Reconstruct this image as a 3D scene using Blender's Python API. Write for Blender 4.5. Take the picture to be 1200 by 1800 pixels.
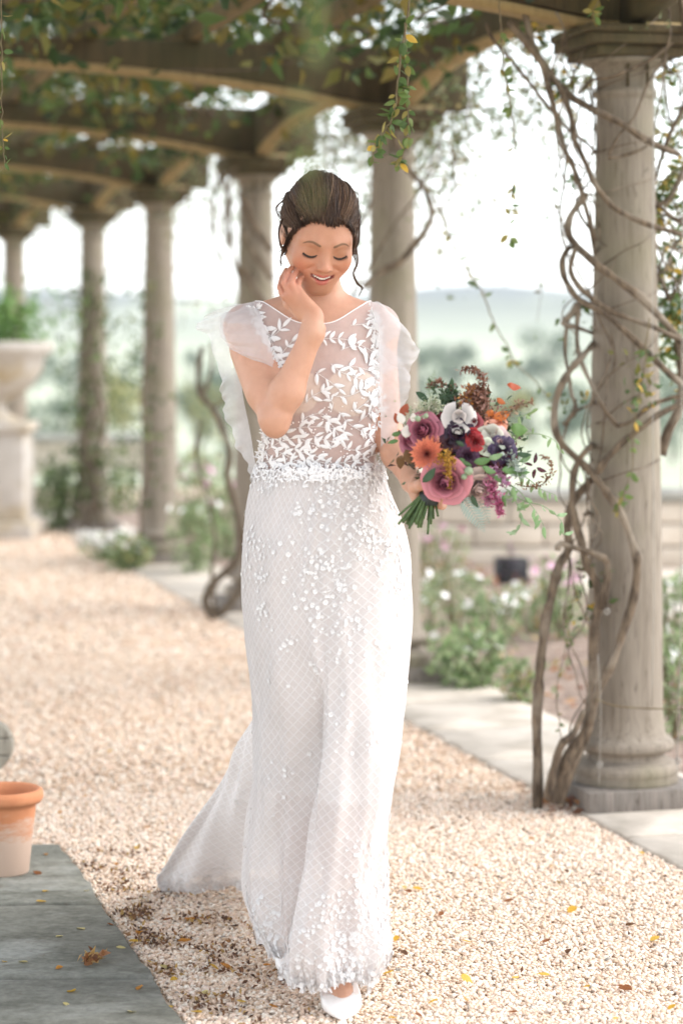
import bpy, math, random
import numpy as np
from mathutils import Vector, Matrix
random.seed(7); rng = np.random.default_rng(7)
for o in list(bpy.data.objects): bpy.data.objects.remove(o)
SC = bpy.context.scene
COL = SC.collection
# ---------------------------------------------------------------- camera
CAMZ, FPX, HX, HY = 1.36, 4250.0, 600.0, 595.0
cam_d = bpy.data.cameras.new('camera'); cam = bpy.data.objects.new('camera', cam_d); COL.objects.link(cam)
cam.location = (0, 0, CAMZ); cam.rotation_euler = (math.radians(90), 0, 0)
cam_d.sensor_fit = 'VERTICAL'; cam_d.sensor_height = 36; cam_d.sensor_width = 24
cam_d.lens = 85.0; cam_d.shift_y = -(900 - HY) / 1800.0
cam_d.clip_start = 0.05; cam_d.clip_end = 9000
cam_d.dof.use_dof = True; cam_d.dof.focus_distance = 5.20; cam_d.dof.aperture_fstop = 2.5
SC.camera = cam
# ---------------------------------------------------------------- world, sun, exposure
SUN_EL, SUN_AZ = 42.0, 88.0          # azimuth clockwise from +Y: light comes from the right, a little behind the camera
w = bpy.data.worlds.new('World'); SC.world = w; w.use_nodes = True
nt = w.node_tree; nt.nodes.clear()
sky = nt.nodes.new('ShaderNodeTexSky'); sky.sky_type = 'NISHITA'; sky.sun_disc = False
sky.sun_elevation = math.radians(SUN_EL); sky.sun_rotation = math.radians(SUN_AZ)
sky.air_density = 1.0; sky.dust_density = 0.3; sky.ozone_density = 1.0
hs = nt.nodes.new('ShaderNodeHueSaturation'); hs.inputs['Saturation'].default_value = 0.30   # an overcast sky
bg = nt.nodes.new('ShaderNodeBackground'); bg.inputs['Strength'].default_value = 0.15
wo = nt.nodes.new('ShaderNodeOutputWorld')
nt.links.new(sky.outputs[0], hs.inputs['Color']); nt.links.new(hs.outputs[0], bg.inputs[0]); nt.links.new(bg.outputs[0], wo.inputs[0])
sd = bpy.data.lights.new('sun', 'SUN'); sd.energy = 1.2; sd.angle = math.radians(45); sd.color = (1.0, 0.95, 0.88)
sun = bpy.data.objects.new('sun', sd); COL.objects.link(sun)
az = math.radians(SUN_AZ); el = math.radians(SUN_EL)
sdir = Vector((math.sin(az) * math.cos(el), math.cos(az) * math.cos(el), math.sin(el)))
sun.rotation_euler = sdir.to_track_quat('Z', 'Y').to_euler(); sun.location = (3, 0, 6)
vs = SC.view_settings; vs.view_transform = 'Standard'; vs.look = 'None'; vs.gamma = 1; vs.use_curve_mapping = False
vs.exposure = 1.74
SC.render.engine = 'CYCLES'
SC.cycles.use_denoising = True
SC.cycles.max_bounces = 10; SC.cycles.transparent_max_bounces = 24; SC.cycles.diffuse_bounces = 5
SC.cycles.caustics_reflective = False; SC.cycles.caustics_refractive = False
SC.cycles.sample_clamp_indirect = 6

# ---------------------------------------------------------------- helpers
def P(px, py, Y):                      # photo pixel at distance Y -> world point
    return np.array([(px - HX) / FPX * Y, Y, CAMZ - (py - HY) / FPX * Y])
def G(px, py):                         # photo pixel lying on the ground -> (x, y)
    Y = CAMZ * FPX / (py - HY); return np.array([(px - HX) / FPX * Y, Y])

def obj(name, V, F, mat=None, parent=None, smooth=True, col=None, uv=None, kind=None, loc=None):
    """V (n,3); F array (m,k) or list of such arrays / lists. parent's location is subtracted so children sit in world space"""
    V = np.asarray(V, dtype=np.float64)
    if loc is None and parent is None: loc = (float((V[:,0].min()+V[:,0].max())/2), float((V[:,1].min()+V[:,1].max())/2), float(V[:,2].min()))
    if loc is not None: V = V - np.array(loc)
    elif parent is not None: V = V - wloc(parent)
    me = bpy.data.meshes.new(name)
    if isinstance(F, np.ndarray): F = [F]
    arrs = []
    for f in F:
        if isinstance(f, np.ndarray) and f.ndim == 2: arrs.append(f)
        else: arrs.append(np.array([list(f)]))
    starts, tot, idx = [], 0, []
    for a in arrs:
        m, k = a.shape
        starts.append(tot + np.arange(m) * k); tot += m * k; idx.append(a.reshape(-1))
    starts = np.concatenate(starts); idx = np.concatenate(idx)
    me.vertices.add(len(V)); me.vertices.foreach_set('co', V.astype(np.float32).reshape(-1))
    me.loops.add(tot); me.loops.foreach_set('vertex_index', idx.astype(np.int32))
    me.polygons.add(len(starts)); me.polygons.foreach_set('loop_start', starts.astype(np.int32))
    me.update(calc_edges=True); me.validate()
    if smooth: me.polygons.foreach_set('use_smooth', np.ones(len(me.polygons), dtype=bool))
    if col is not None:
        ca = me.color_attributes.new('col', 'FLOAT_COLOR', 'POINT')
        c = np.ones((len(V), 4), dtype=np.float32); c[:, :3] = col
        ca.data.foreach_set('color', c.reshape(-1))
    if uv is not None:
        ul = me.uv_layers.new(name='UVMap'); li = np.zeros(len(me.loops), dtype=np.int32)
        me.loops.foreach_get('vertex_index', li)
        ul.data.foreach_set('uv', np.asarray(uv, dtype=np.float32)[li].reshape(-1))
    o = bpy.data.objects.new(name, me); COL.objects.link(o)
    if mat is not None: me.materials.append(mat)
    if loc is not None and parent is None: o.location = loc
    elif loc is not None: o.location = Vector(loc) - Vector(wloc(parent))
    if parent is not None: o.parent = parent; 
    o['wl'] = [float(v) for v in (np.array(loc) if loc is not None else (wloc(parent) if parent is not None else np.zeros(3)))]
    if parent is not None and loc is None: o.location = (0, 0, 0)
    if kind: o['kind'] = kind
    return o
def wloc(o): return np.array(o['wl'])
def tag(o, label, cat=None, group=None, kind=None):
    o['label'] = label
    if cat: o['category'] = cat
    if group: o['group'] = group
    if kind: o['kind'] = kind
    return o
def thing(name, label, cat, loc, group=None):
    o = bpy.data.objects.new(name, None); COL.objects.link(o); o.empty_display_size = 0.1
    o.location = loc; o['wl'] = [float(v) for v in loc]
    return tag(o, label, cat, group)
def copy_thing(o, loc, label=None, rz=None):
    def rec(s, par):
        c = s.copy(); COL.objects.link(c)
        if par is not None: c.parent = par
        for ch in s.children: rec(ch, c)
        return c
    c = rec(o, None); c.location = loc; c['wl'] = [float(v) for v in loc]
    if label: c['label'] = label
    if rz is not None: c.rotation_euler[2] = rz
    return c

def join(parts):
    """[(V,F), ...] with F (m,k) arrays of any k -> V, [F...]"""
    Vs, Fs, n = [], [], 0
    for V, F in parts:
        V = np.asarray(V, float)
        for f in (F if isinstance(F, list) else [F]): Fs.append(np.asarray(f) + n)
        Vs.append(V); n += len(V)
    return np.vstack(Vs), Fs
def box(c, s, rz=0.0, taper=1.0):
    x, y, z = s[0]/2, s[1]/2, s[2]/2
    V = np.array([[-x,-y,-z],[x,-y,-z],[x,y,-z],[-x,y,-z],[-x*taper,-y*taper,z],[x*taper,-y*taper,z],[x*taper,y*taper,z],[-x*taper,y*taper,z]])
    F = np.array([[0,3,2,1],[4,5,6,7],[0,1,5,4],[1,2,6,5],[2,3,7,6],[3,0,4,7]])
    cz, sz = math.cos(rz), math.sin(rz)
    V = V @ np.array([[cz, sz, 0],[-sz, cz, 0],[0,0,1]])
    return V + np.array(c), F
def bevel(o, w=0.004, seg=2):
    m = o.modifiers.new('bevel', 'BEVEL'); m.width = w; m.segments = seg; m.limit_method = 'ANGLE'; return o
def lathe(prof, c=(0,0,0), n=32):
    prof = np.array(prof, float); a = np.linspace(0, 2*np.pi, n, endpoint=False)
    V = np.zeros((len(prof), n, 3))
    V[:,:,0] = prof[:,0,None]*np.cos(a); V[:,:,1] = prof[:,0,None]*np.sin(a); V[:,:,2] = prof[:,1,None]
    i = np.arange(len(prof)-1)[:,None]; j = np.arange(n)[None,:]; j2 = (j+1) % n
    F = np.stack([i*n+j, i*n+j2, (i+1)*n+j2, (i+1)*n+j], -1).reshape(-1,4)
    return V.reshape(-1,3)+np.array(c), F
def catmull(pts, n, closed=False):
    pts = np.asarray(pts, float); m = len(pts)
    if closed: t = np.linspace(0, m, n, endpoint=False)
    else: t = np.linspace(0, m-1, n)
    i = np.floor(t).astype(int)
    if not closed: i = np.minimum(i, m-2)
    f = (t - i)[:,None]
    def g(k):
        if closed: return pts[k % m]
        k2 = np.clip(k, 0, m-1); r = pts[k2].copy()
        lo = k < 0; hi = k > m-1
        if lo.any(): r[lo] = 2*pts[0]-pts[1]
        if hi.any(): r[hi] = 2*pts[-1]-pts[-2]
        return r
    p0, p1, p2, p3 = g(i-1), g(i), g(i+1), g(i+2)
    return 0.5*((2*p1)+(-p0+p2)*f+(2*p0-5*p1+4*p2-p3)*f*f+(-p0+3*p1-3*p2+p3)*f**3)
def tube(path, rad, sides=7, caps=True, rough=0.0):
    path = np.asarray(path, float); n = len(path)
    rad = np.full(n, rad) if np.isscalar(rad) else np.interp(np.linspace(0,1,n), np.linspace(0,1,len(rad)), rad)
    T = np.gradient(path, axis=0); T /= np.linalg.norm(T, axis=1)[:,None]+1e-9
    up = np.array([0,0,1.]) if abs(T[0,2]) < .9 else np.array([1.,0,0])
    N = np.zeros_like(T); v = np.cross(T[0], up); N[0] = v/np.linalg.norm(v)
    for i in range(1, n):
        v = N[i-1]-T[i]*np.dot(N[i-1], T[i]); N[i] = v/(np.linalg.norm(v)+1e-9)
    B = np.cross(T, N); a = np.linspace(0, 2*np.pi, sides, endpoint=False)
    r = rad[:,None]*np.ones(sides)
    if rough: r = r*(1+rough*rng.standard_normal((n, sides))*.5+rough*rng.standard_normal((n,1)))
    V = path[:,None]+r[:,:,None]*(N[:,None]*np.cos(a)[None,:,None]+B[:,None]*np.sin(a)[None,:,None])
    i = np.arange(n-1)[:,None]; j = np.arange(sides)[None,:]; j2 = (j+1) % sides
    F = [np.stack([i*sides+j, i*sides+j2, (i+1)*sides+j2, (i+1)*sides+j], -1).reshape(-1,4)]
    if caps: F += [np.arange(sides)[::-1][None,:], (np.arange(sides)+(n-1)*sides)[None,:]]
    return V.reshape(-1,3), F
def grid_faces(nu, nv, closed_u=False):
    i = np.arange(nv-1)[:,None]; j = np.arange(nu if closed_u else nu-1)[None,:]; j2 = (j+1) % nu
    return np.stack([i*nu+j, i*nu+j2, (i+1)*nu+j2, (i+1)*nu+j], -1).reshape(-1,4)
def rot_rand(n):
    q = rng.standard_normal((n,4)); q /= np.linalg.norm(q,axis=1)[:,None]; w_,x,y,z = q.T
    return np.stack([1-2*(y*y+z*z),2*(x*y-z*w_),2*(x*z+y*w_),2*(x*y+z*w_),1-2*(x*x+z*z),2*(y*z-x*w_),2*(x*z-y*w_),2*(y*z+x*w_),1-2*(x*x+y*y)],-1).reshape(n,3,3)
LEAF = np.array([[0,0,0],[.26,.45,.07],[0,.42,0],[-.26,.45,.07],[0,1,-.08]])*1.0
LEAF_F = np.array([[0,1,4],[0,4,3]])
LEAF4 = np.array([[0,0,0],[.25,.4,.08],[0,1,-.05],[-.25,.4,.08]])
def leaf_cloud(C, size, cols, upbias=0.0, width=1.0):
    """one small folded leaf at each centre; per-leaf colour"""
    C = np.asarray(C, float); n = len(C); R = rot_rand(n)
    s = size*(0.6+0.8*rng.random(n))
    L = LEAF4*np.array([width,1,1])
    V = np.einsum('nij,kj->nki', R, L)*s[:,None,None]+C[:,None]
    F = (np.array([[0,1,2],[0,2,3]])[None]+4*np.arange(n)[:,None,None]).reshape(-1,3)
    cols = np.asarray(cols, float); c = cols[rng.integers(0,len(cols),n)]*(0.75+0.5*rng.random((n,1)))
    return V.reshape(-1,3), F, np.repeat(c, 4, axis=0)

# ---------------------------------------------------------------- materials
def new_mat(name):
    m = bpy.data.materials.new(name); m.use_nodes = True; t = m.node_tree; t.nodes.clear()
    out = t.nodes.new('ShaderNodeOutputMaterial'); b = t.nodes.new('ShaderNodeBsdfPrincipled')
    t.links.new(b.outputs[0], out.inputs[0]); return m, t, b, out
def N(t, typ, **kw):
    n = t.nodes.new(typ)
    for k, v in kw.items():
        if k in n.inputs.keys() if hasattr(n.inputs,'keys') else False: n.inputs[k].default_value = v
        else: setattr(n, k, v)
    return n
def coords(t, scale=(1,1,1), kind='Object'):
    tc = t.nodes.new('ShaderNodeTexCoord'); mp = t.nodes.new('ShaderNodeMapping'); mp.inputs['Scale'].default_value = scale
    t.links.new(tc.outputs[kind], mp.inputs[0]); return mp.outputs[0]
def noise(t, vec, scale, detail=5, rough=.6):
    n = t.nodes.new('ShaderNodeTexNoise'); n.inputs['Scale'].default_value = scale; n.inputs['Detail'].default_value = detail
    n.inputs['Roughness'].default_value = rough; t.links.new(vec, n.inputs['Vector']); return n.outputs['Fac']
def ramp(t, fac, stops):
    r = t.nodes.new('ShaderNodeValToRGB'); el_ = r.color_ramp.elements
    while len(el_) < len(stops): el_.new(0.5)
    for e, (p, c) in zip(el_, stops): e.position = p; e.color = (*c, 1) if len(c) == 3 else c
    t.links.new(fac, r.inputs[0]); return r.outputs[0]
def mix(t, a, b, fac, mode='MIX'):
    m = t.nodes.new('ShaderNodeMix'); m.data_type = 'RGBA'; m.blend_type = mode
    for s, v in ((m.inputs[0], fac), (m.inputs[6], a), (m.inputs[7], b)):
        if hasattr(v, 'links') or isinstance(v, bpy.types.NodeSocket): t.links.new(v, s)
        elif isinstance(v, (int, float)): s.default_value = v
        else: s.default_value = (*v, 1)
    return m.outputs[2]
def bump(t, b, h, strength=.3, dist=.01):
    n = t.nodes.new('ShaderNodeBump'); n.inputs['Strength'].default_value = strength; n.inputs['Distance'].default_value = dist
    t.links.new(h, n.inputs['Height']); t.links.new(n.outputs[0], b.inputs['Normal'])
def mottled(name, c1, c2, scale=20, rough=.7, bmp=.3, bdist=.005, stretch=(1,1,1), c3=None, scale3=3, kind='Object'):
    m, t, b, o = new_mat(name); v = coords(t, stretch, kind)
    f = noise(t, v, scale); c = ramp(t, f, [(.32, c1), (.68, c2)])
    if c3 is not None:
        f3 = noise(t, coords(t, (1,1,1), kind), scale3, 4); k = ramp(t, f3, [(.48, (0,0,0)), (.66, (1,1,1))]); c = mix(t, c, c3, k)
    t.links.new(c, b.inputs['Base Color']); b.inputs['Roughness'].default_value = rough
    if bmp: bump(t, b, f, bmp, bdist)
    return m
def attr_mat(name, rough=.6, transl=0.0, bmp=0, bscale=300, spec=.5, subs=0, mott=0):
    m, t, b, o = new_mat(name); a = t.nodes.new('ShaderNodeAttribute'); a.attribute_name = 'col'
    t.links.new(a.outputs['Color'] if not mott else mix(t, a.outputs['Color'], ramp(t, noise(t, coords(t), 38, 6, .7), [(.3,(1-mott,1-mott*1.5,1-mott*1.6)),(.7,(1+mott*.6,)*3)]), 1, 'MULTIPLY'), b.inputs['Base Color']); b.inputs['Roughness'].default_value = rough
    b.inputs['Specular IOR Level'].default_value = spec
    if subs: b.inputs['Subsurface Weight'].default_value = subs; b.inputs['Subsurface Radius'].default_value = (1,.35,.2); b.inputs['Subsurface Scale'].default_value = .006
    if bmp: bump(t, b, noise(t, coords(t), bscale), bmp, .002)
    if transl:
        tr = t.nodes.new('ShaderNodeBsdfTranslucent'); t.links.new(a.outputs['Color'], tr.inputs[0])
        mx = t.nodes.new('ShaderNodeMixShader'); mx.inputs[0].default_value = transl
        t.links.new(b.outputs[0], mx.inputs[1]); t.links.new(tr.outputs[0], mx.inputs[2]); t.links.new(mx.outputs[0], o.inputs[0])
    return m
def plain(name, c, rough=.5, metal=0, spec=.5):
    m, t, b, o = new_mat(name); b.inputs['Base Color'].default_value = (*c,1); b.inputs['Roughness'].default_value = rough
    b.inputs['Metallic'].default_value = metal; b.inputs['Specular IOR Level'].default_value = spec; return m
M = {}
# ================================================================ the place
ROWD = np.array([-0.246, 0.969])        # direction of the colonnade
CROSS = np.array([0.969, 0.246])        # across the path
ROWA = math.atan2(0.246, 0.969)
def grain_mat(name, dark, light, zs=1.0, warm=None):
    m, t, b, o = new_mat(name)
    v = coords(t, (8, 8, .8*zs)); f = noise(t, v, 4, 8, .7)
    v2 = coords(t, (60, 60, 1.5)); f2 = noise(t, v2, 5, 4, .6)
    c = ramp(t, f, [(.25, dark), (.5, tuple((a+b_)/2 for a, b_ in zip(dark, light))), (.75, light)])
    c = mix(t, c, ramp(t, f2, [(.3, (.72,.70,.68)), (.6, (1,1,1))]), .65, 'MULTIPLY')
    crack = ramp(t, noise(t, coords(t, (16,16,.8)), 3.5, 2, .5), [(.485, (1,1,1)), (.5, (.35,.3,.26)), (.515, (1,1,1))])
    c = mix(t, c, crack, .8, 'MULTIPLY')
    if warm is not None:
        c = mix(t, c, warm, ramp(t, noise(t, coords(t), 2.2, 3), [(.5, (0,0,0)), (.7, (.6,.6,.6))]))
    t.links.new(c, b.inputs['Base Color']); b.inputs['Roughness'].default_value = .85
    bump(t, b, f2, .5, .004); return m
M['column'] = grain_mat('weathered_oak', (.19,.155,.115), (.34,.29,.235), warm=(.19,.175,.095))
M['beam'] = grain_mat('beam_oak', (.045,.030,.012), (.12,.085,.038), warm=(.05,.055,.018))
M['lit_edge'] = grain_mat('lit_edge_oak', (.26,.18,.075), (.42,.31,.14))  # paler oak: ground bounce on the beams' lower edges, painted as colour
M['rafterwood'] = grain_mat('rafter_oak', (.10,.07,.027), (.24,.175,.07))  # lighter than the beams: bounce light on the undersides put into the colour
M['plinth'] = grain_mat('plinth_oak', (.11,.095,.08), (.30,.26,.225), zs=1.4)
M['bark'] = mottled('vine_bark', (.035,.022,.013), (.20,.145,.095), 60, .9, .8, .006, (1,1,.3), c3=(.25,.205,.155), scale3=7)
M['darkbark'] = mottled('dark_bark', (.05,.035,.022), (.16,.12,.08), 60, .9, .6, .005, (1,1,.3))
M['leaf'] = attr_mat('leaf', .55, .45)
M['twig'] = mottled('twig', (.10,.06,.03), (.19,.16,.08), 40, .8, 0)
m, t, b, o_ = new_mat('mossy_york_stone'); v = coords(t, (1,1.35,1)); f = noise(t, v, 9, 9, .70); f2 = noise(t, coords(t), 60, 5, .7); f3 = noise(t, coords(t, (1,1.6,1)), 3.2, 5, .6)
c = ramp(t, f, [(.30, (.105,.103,.084)), (.5, (.175,.173,.145)), (.72, (.26,.255,.22))]); c = mix(t, c, (.28,.28,.25), ramp(t, f3, [(.55,(0,0,0)),(.66,(.8,.8,.8))]))
c = mix(t, c, ramp(t, f2, [(.3,(.7,.7,.7)),(.6,(1.1,1.1,1.1))]), .8, 'MULTIPLY'); c = mix(t, c, (.10,.065,.04), ramp(t, noise(t, coords(t,(1,1.5,1)), 6, 6, .75), [(.60,(0,0,0)),(.70,(.7,.7,.7))]))
t.links.new(c, b.inputs['Base Color']); b.inputs['Roughness'].default_value = .9; b.inputs['Specular IOR Level'].default_value = .15; bump(t, b, f, .8, .010); M['slabdark'] = m
M['slab'] = mottled('pale_york_stone', (.47,.41,.34), (.60,.53,.45), 8, .85, .5, .006, c3=(.40,.345,.28), scale3=5)
M['soil'] = mottled('bed_soil', (.16,.10,.075), (.44,.34,.27), 22, .95, .8, .03)
m, t, b, o_ = new_mat('field_grass'); gp_ = t.nodes.new('ShaderNodeNewGeometry'); mpp = t.nodes.new('ShaderNodeMapping'); t.links.new(gp_.outputs['Position'], mpp.inputs[0])
f = noise(t, mpp.outputs[0], .03, 4); f2 = noise(t, mpp.outputs[0], .012, 3); f3 = noise(t, mpp.outputs[0], 3, 3)
c = ramp(t, f, [(.4, (.36,.39,.26)), (.6, (.44,.46,.33))]); c = mix(t, c, ramp(t, f3, [(.3,(.85,.85,.85)),(.7,(1.1,1.1,1.1))]), 1, 'MULTIPLY')
sx_ = t.nodes.new('ShaderNodeSeparateXYZ'); t.links.new(gp_.outputs['Position'], sx_.inputs[0]); mr = t.nodes.new('ShaderNodeMapRange'); mr.inputs['From Min'].default_value = 420; mr.inputs['From Max'].default_value = 800; t.links.new(sx_.outputs[1], mr.inputs['Value'])
wd = ramp(t, f2, [(.34,(0,0,0)),(.42,(1,1,1))]); mm_ = t.nodes.new('ShaderNodeMath'); mm_.operation = 'MULTIPLY'; t.links.new(wd, mm_.inputs[0]); t.links.new(mr.outputs[0], mm_.inputs[1])
c = mix(t, c, (.025,.04,.045), mm_.outputs[0]); t.links.new(c, b.inputs['Base Color']); b.inputs['Roughness'].default_value = .95; M['lawn'] = m
M['stone'] = mottled('wall_stone', (.54,.46,.37), (.66,.58,.49), 6, .9, .5, .02, c3=(.48,.42,.34), scale3=2)

# gravel sheet
m, t, b, o_ = new_mat('gravel'); v = coords(t)
vo = t.nodes.new('ShaderNodeTexVoronoi'); vo.inputs['Scale'].default_value = 75; t.links.new(v, vo.inputs['Vector'])
bw = t.nodes.new('ShaderNodeSeparateColor'); t.links.new(vo.outputs['Color'], bw.inputs[0])
c = ramp(t, bw.outputs[0], [(0, (.44,.31,.215)), (.35, (.60,.46,.34)), (.75, (.70,.565,.44)), (1, (.77,.67,.55))])
c = mix(t, c, ramp(t, noise(t, v, 1.8, 4), [(.35, (.86,.80,.74)), (.6, (1,1,1))]), 1, 'MULTIPLY')
c = mix(t, c, (.16,.09,.05), ramp(t, noise(t, v, 13, 5, .7), [(.62, (0,0,0)), (.72, (.7,.7,.7))]))
t.links.new(c, b.inputs['Base Color']); b.inputs['Roughness'].default_value = .9
inv = t.nodes.new('ShaderNodeMath'); inv.operation = 'SUBTRACT'; inv.inputs[0].default_value = 1; t.links.new(vo.outputs['Distance'], inv.inputs[1])
bump(t, b, inv.outputs[0], .8, .008); M['gravel'] = m

def sheet(name, x0, x1, y0, y1, z, nx, ny, mat, amp=0.0, label=None):
    xs = np.linspace(x0,x1,nx); ys = np.linspace(y0,y1,ny); X, Y = np.meshgrid(xs, ys)
    Z = np.full_like(X, z)
    if amp: Z += amp*(np.sin(X*3.1+np.sin(Y*2.3)*2)+np.sin(Y*4.2+X*1.7))*.5
    o = obj(name, np.stack([X,Y,Z],-1).reshape(-1,3), grid_faces(nx,ny), mat, kind='structure')
    if label: o['label'] = label
    return o
# one sheet of ground to the horizon: terrace flat, falling to a valley, rising to hills
def terrain(x, y):
    t_ = np.clip((y-15.2)/10, 0, 1)
    z = -0.02-0.75*t_*t_*(3-2*t_)
    z = z-7*np.clip((y-25)/150, 0, 1)**1.2
    z = z+np.clip((y-230)/520, 0, 1)**1.5*22
    r = np.clip((y-700)/700, 0, 1); z = z+r*r*(3-2*r)*(9+9*np.exp(-((x/y-.058)/.045)**2)+6*np.exp(-((x/y+.13)/.05)**2))
    return z
ys = np.concatenate([np.linspace(-8,30,60), np.geomspace(31,2600,110)])
us = np.linspace(-1,1,71)
XX = us[None,:]*(14+ys[:,None].clip(0)*.75); YY = np.repeat(ys[:,None], 71, 1)
obj('field', np.stack([XX,YY,terrain(XX,YY)],-1).reshape(-1,3), grid_faces(71,len(ys)), M['lawn'], kind='structure')
sheet('gravel_path', -7, 3.0, -3, 22, 0.0, 60, 120, M['gravel'], .004)

# gravel stones, real geometry where single stones show
def row_x(y, x0, y0): return x0+(y-y0)*(-0.262)
IN_X = lambda y: row_x(y, .868, 6.15)      # inner edge of the right slabs
LX = lambda y: row_x(y, -.316, 4.8)        # edge of the left slabs (end at y=6.42)
phi = (1+5**.5)/2
ICO = np.array([[-1,phi,0],[1,phi,0],[-1,-phi,0],[1,-phi,0],[0,-1,phi],[0,1,phi],[0,-1,-phi],[0,1,-phi],[phi,0,-1],[phi,0,1],[-phi,0,-1],[-phi,0,1]])/1.9
ICOF = np.array([[0,11,5],[0,5,1],[0,1,7],[0,7,10],[0,10,11],[1,5,9],[5,11,4],[11,10,2],[10,7,6],[7,1,8],[3,9,4],[3,4,2],[3,2,6],[3,6,8],[3,8,9],[4,9,5],[2,4,11],[6,2,10],[8,6,7],[9,8,1]])
def stones(n, y0, y1, smin, smax, zj):
    y = y0+(y1-y0)*rng.random(n)**1.0; x = -.9-(y-4.6)*.16+rng.random(n)*(1.9+(y-4.6)*.32)
    half = .1425*y+.06
    k = (np.abs(x) < half) & (x < IN_X(y)-.004) & ~((x < LX(y)+.004) & (y < 6.43))
    x, y = x[k], y[k]; n = len(x); s = (smin+(smax-smin)*rng.random(n))/2
    sc = np.stack([s*(.8+.45*rng.random(n)), s*(.8+.45*rng.random(n)), s*(.5+.35*rng.random(n))], -1)
    V = ICO[None]*(1+.16*rng.standard_normal((n,12,1)))*sc[:,None]
    a = rng.random(n)*6.28; ca, sa = np.cos(a), np.sin(a); tl = rng.normal(0,.35,n)
    V[:,:,2] += V[:,:,0]*tl[:,None]
    Vx = V[:,:,0]*ca[:,None]-V[:,:,1]*sa[:,None]; Vy = V[:,:,0]*sa[:,None]+V[:,:,1]*ca[:,None]
    V = np.stack([Vx+x[:,None], Vy+y[:,None], V[:,:,2]+(sc[:,2]*.55+zj*rng.random(n))[:,None]], -1)
    base = np.array([[.73,.575,.44],[.77,.64,.515],[.69,.525,.395],[.81,.71,.60],[.65,.49,.37],[.74,.58,.475],[.56,.41,.29],[.76,.68,.58]])
    c = base[rng.integers(0,8,n)]*(.88+.22*rng.random((n,1))); dk = rng.random(n) < .025; c[dk] *= .4
    F = (ICOF[None]+12*np.arange(n)[:,None,None]).reshape(-1,3)
    return V.reshape(-1,3), F, np.repeat(c,12,axis=0)
a1 = stones(135000, 4.6, 7.2, .0065, .0125, .005); a2 = stones(26000, 7.1, 10.5, .010, .016, .005)
a3 = stones(30000, 10.3, 17.5, .014, .024, .004)
V, F = join([(a1[0],a1[1]),(a2[0],a2[1]),(a3[0],a3[1])])
M['stones'] = attr_mat('gravel_stone', .85)
tag(obj('gravel', V, F, M['stones'], col=np.vstack([a1[2],a2[2],a3[2]]), kind='stuff'), 'small cream and buff gravel stones covering the path', 'gravel', kind='stuff')

# slabs: one object per stone
def slab(corners, z0, z1, mat, parent, nsub=10):
    """quad slab with slightly irregular edges"""
    c = np.array(corners, float); edge = []
    for k in range(4):
        a, b_ = c[k], c[(k+1)%4]; tt = np.linspace(0,1,nsub,endpoint=False)[:,None]
        nrm = np.array([-(b_-a)[1], (b_-a)[0]]); nrm /= np.linalg.norm(nrm)
        j = rng.normal(0,.0035,(nsub,1)); j[0] = 0
        edge.append(a+(b_-a)*tt+nrm*j)
    e = np.vstack(edge); n = len(e); cen = e.mean(0); inner = cen+(e-cen)*.985
    zz = z1+rng.normal(0,.0006,n)
    V = np.vstack([np.c_[e,np.full(n,z0)], np.c_[e,zz-.004], np.c_[inner,zz], [[*cen,z1]]])
    j = np.arange(n); j2 = (j+1)%n
    F = [np.stack([j,j2,n+j2,n+j],-1), np.stack([n+j,n+j2,2*n+j2,2*n+j],-1), np.stack([2*n+j,2*n+j2,np.full(n,3*n)],-1)]
    return obj('paving_slab', V, F, mat, parent, smooth=False)
lp = obj('left_paving', *box((-1.2,5.3,-.03),(1.0,.1,.02)), M['slabdark'], kind='structure')
def Lpt(y, off=0): return (LX(y)-off, y)
for y0, y1 in ((4.02,4.45),(4.46,5.055),(5.065,5.72),(5.73,6.40)):
    g = .008
    for o0, o1 in ((0,.62),(.63,1.25)):
        dy = .03 if y0 > 4.4 else 0
        slab([(LX(y0)-o0-g,y0+g-.0*o0),(LX(y1)-o0-g,y1-g),(LX(y1)-o1,y1-g+.02*(y0>5.7)),(LX(y0)-o1,y0+g)][::-1], -.02, .022+rng.normal(0,.001), M['slabdark'], lp)
rp = obj('right_paving', *box((.9,6,-.03),(.3,.1,.02)), M['slab'], kind='structure')
js = [4.6,5.25,5.9,6.52,7.12,7.72,8.3,8.9,9.6,10.3,11,11.8,12.6,13.4,14.2,15,16,17,18,19]
for y0, y1 in zip(js[:-1], js[1:]):
    g = .009; wv = .52; sl = .246/.969*wv
    def q(y, off): return (IN_X(y)+off*.97, y+off*.25)
    slab([q(y0+g,0.0), q(y0+g,wv), q(y1-g,wv), q(y1-g,0.0)], -.02, .017+rng.normal(0,.0012), M['slab'], rp)
# planting bed right of the slabs
bx_ = np.array([(IN_X(y)+.50, y+.13) for y in np.linspace(4,20,40)]); bo = bx_+np.array([1.5,.4])
V = np.vstack([np.c_[bx_,np.full(40,.006)], np.c_[(bx_+bo)/2, np.full(40,.05)], np.c_[bo,np.full(40,.03)]])
V[40:80,2] += rng.normal(0,.012,40)
obj('planting_bed', V, grid_faces(40,3), M['soil'], kind='structure')
# gravel/stone court beyond the bed
M['court'] = mottled('pale_court', (.58,.50,.42), (.68,.60,.51), 30, .9, .3, .01)
obj('stone_court', np.array([[2.2,7.0,.012],[8,4,.012],[8,14.2,.012],[-.1,14.2,.012],[.55,11.6,.012]]), [np.arange(5)[None]], M['court'], kind='structure', smooth=False)

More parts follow.
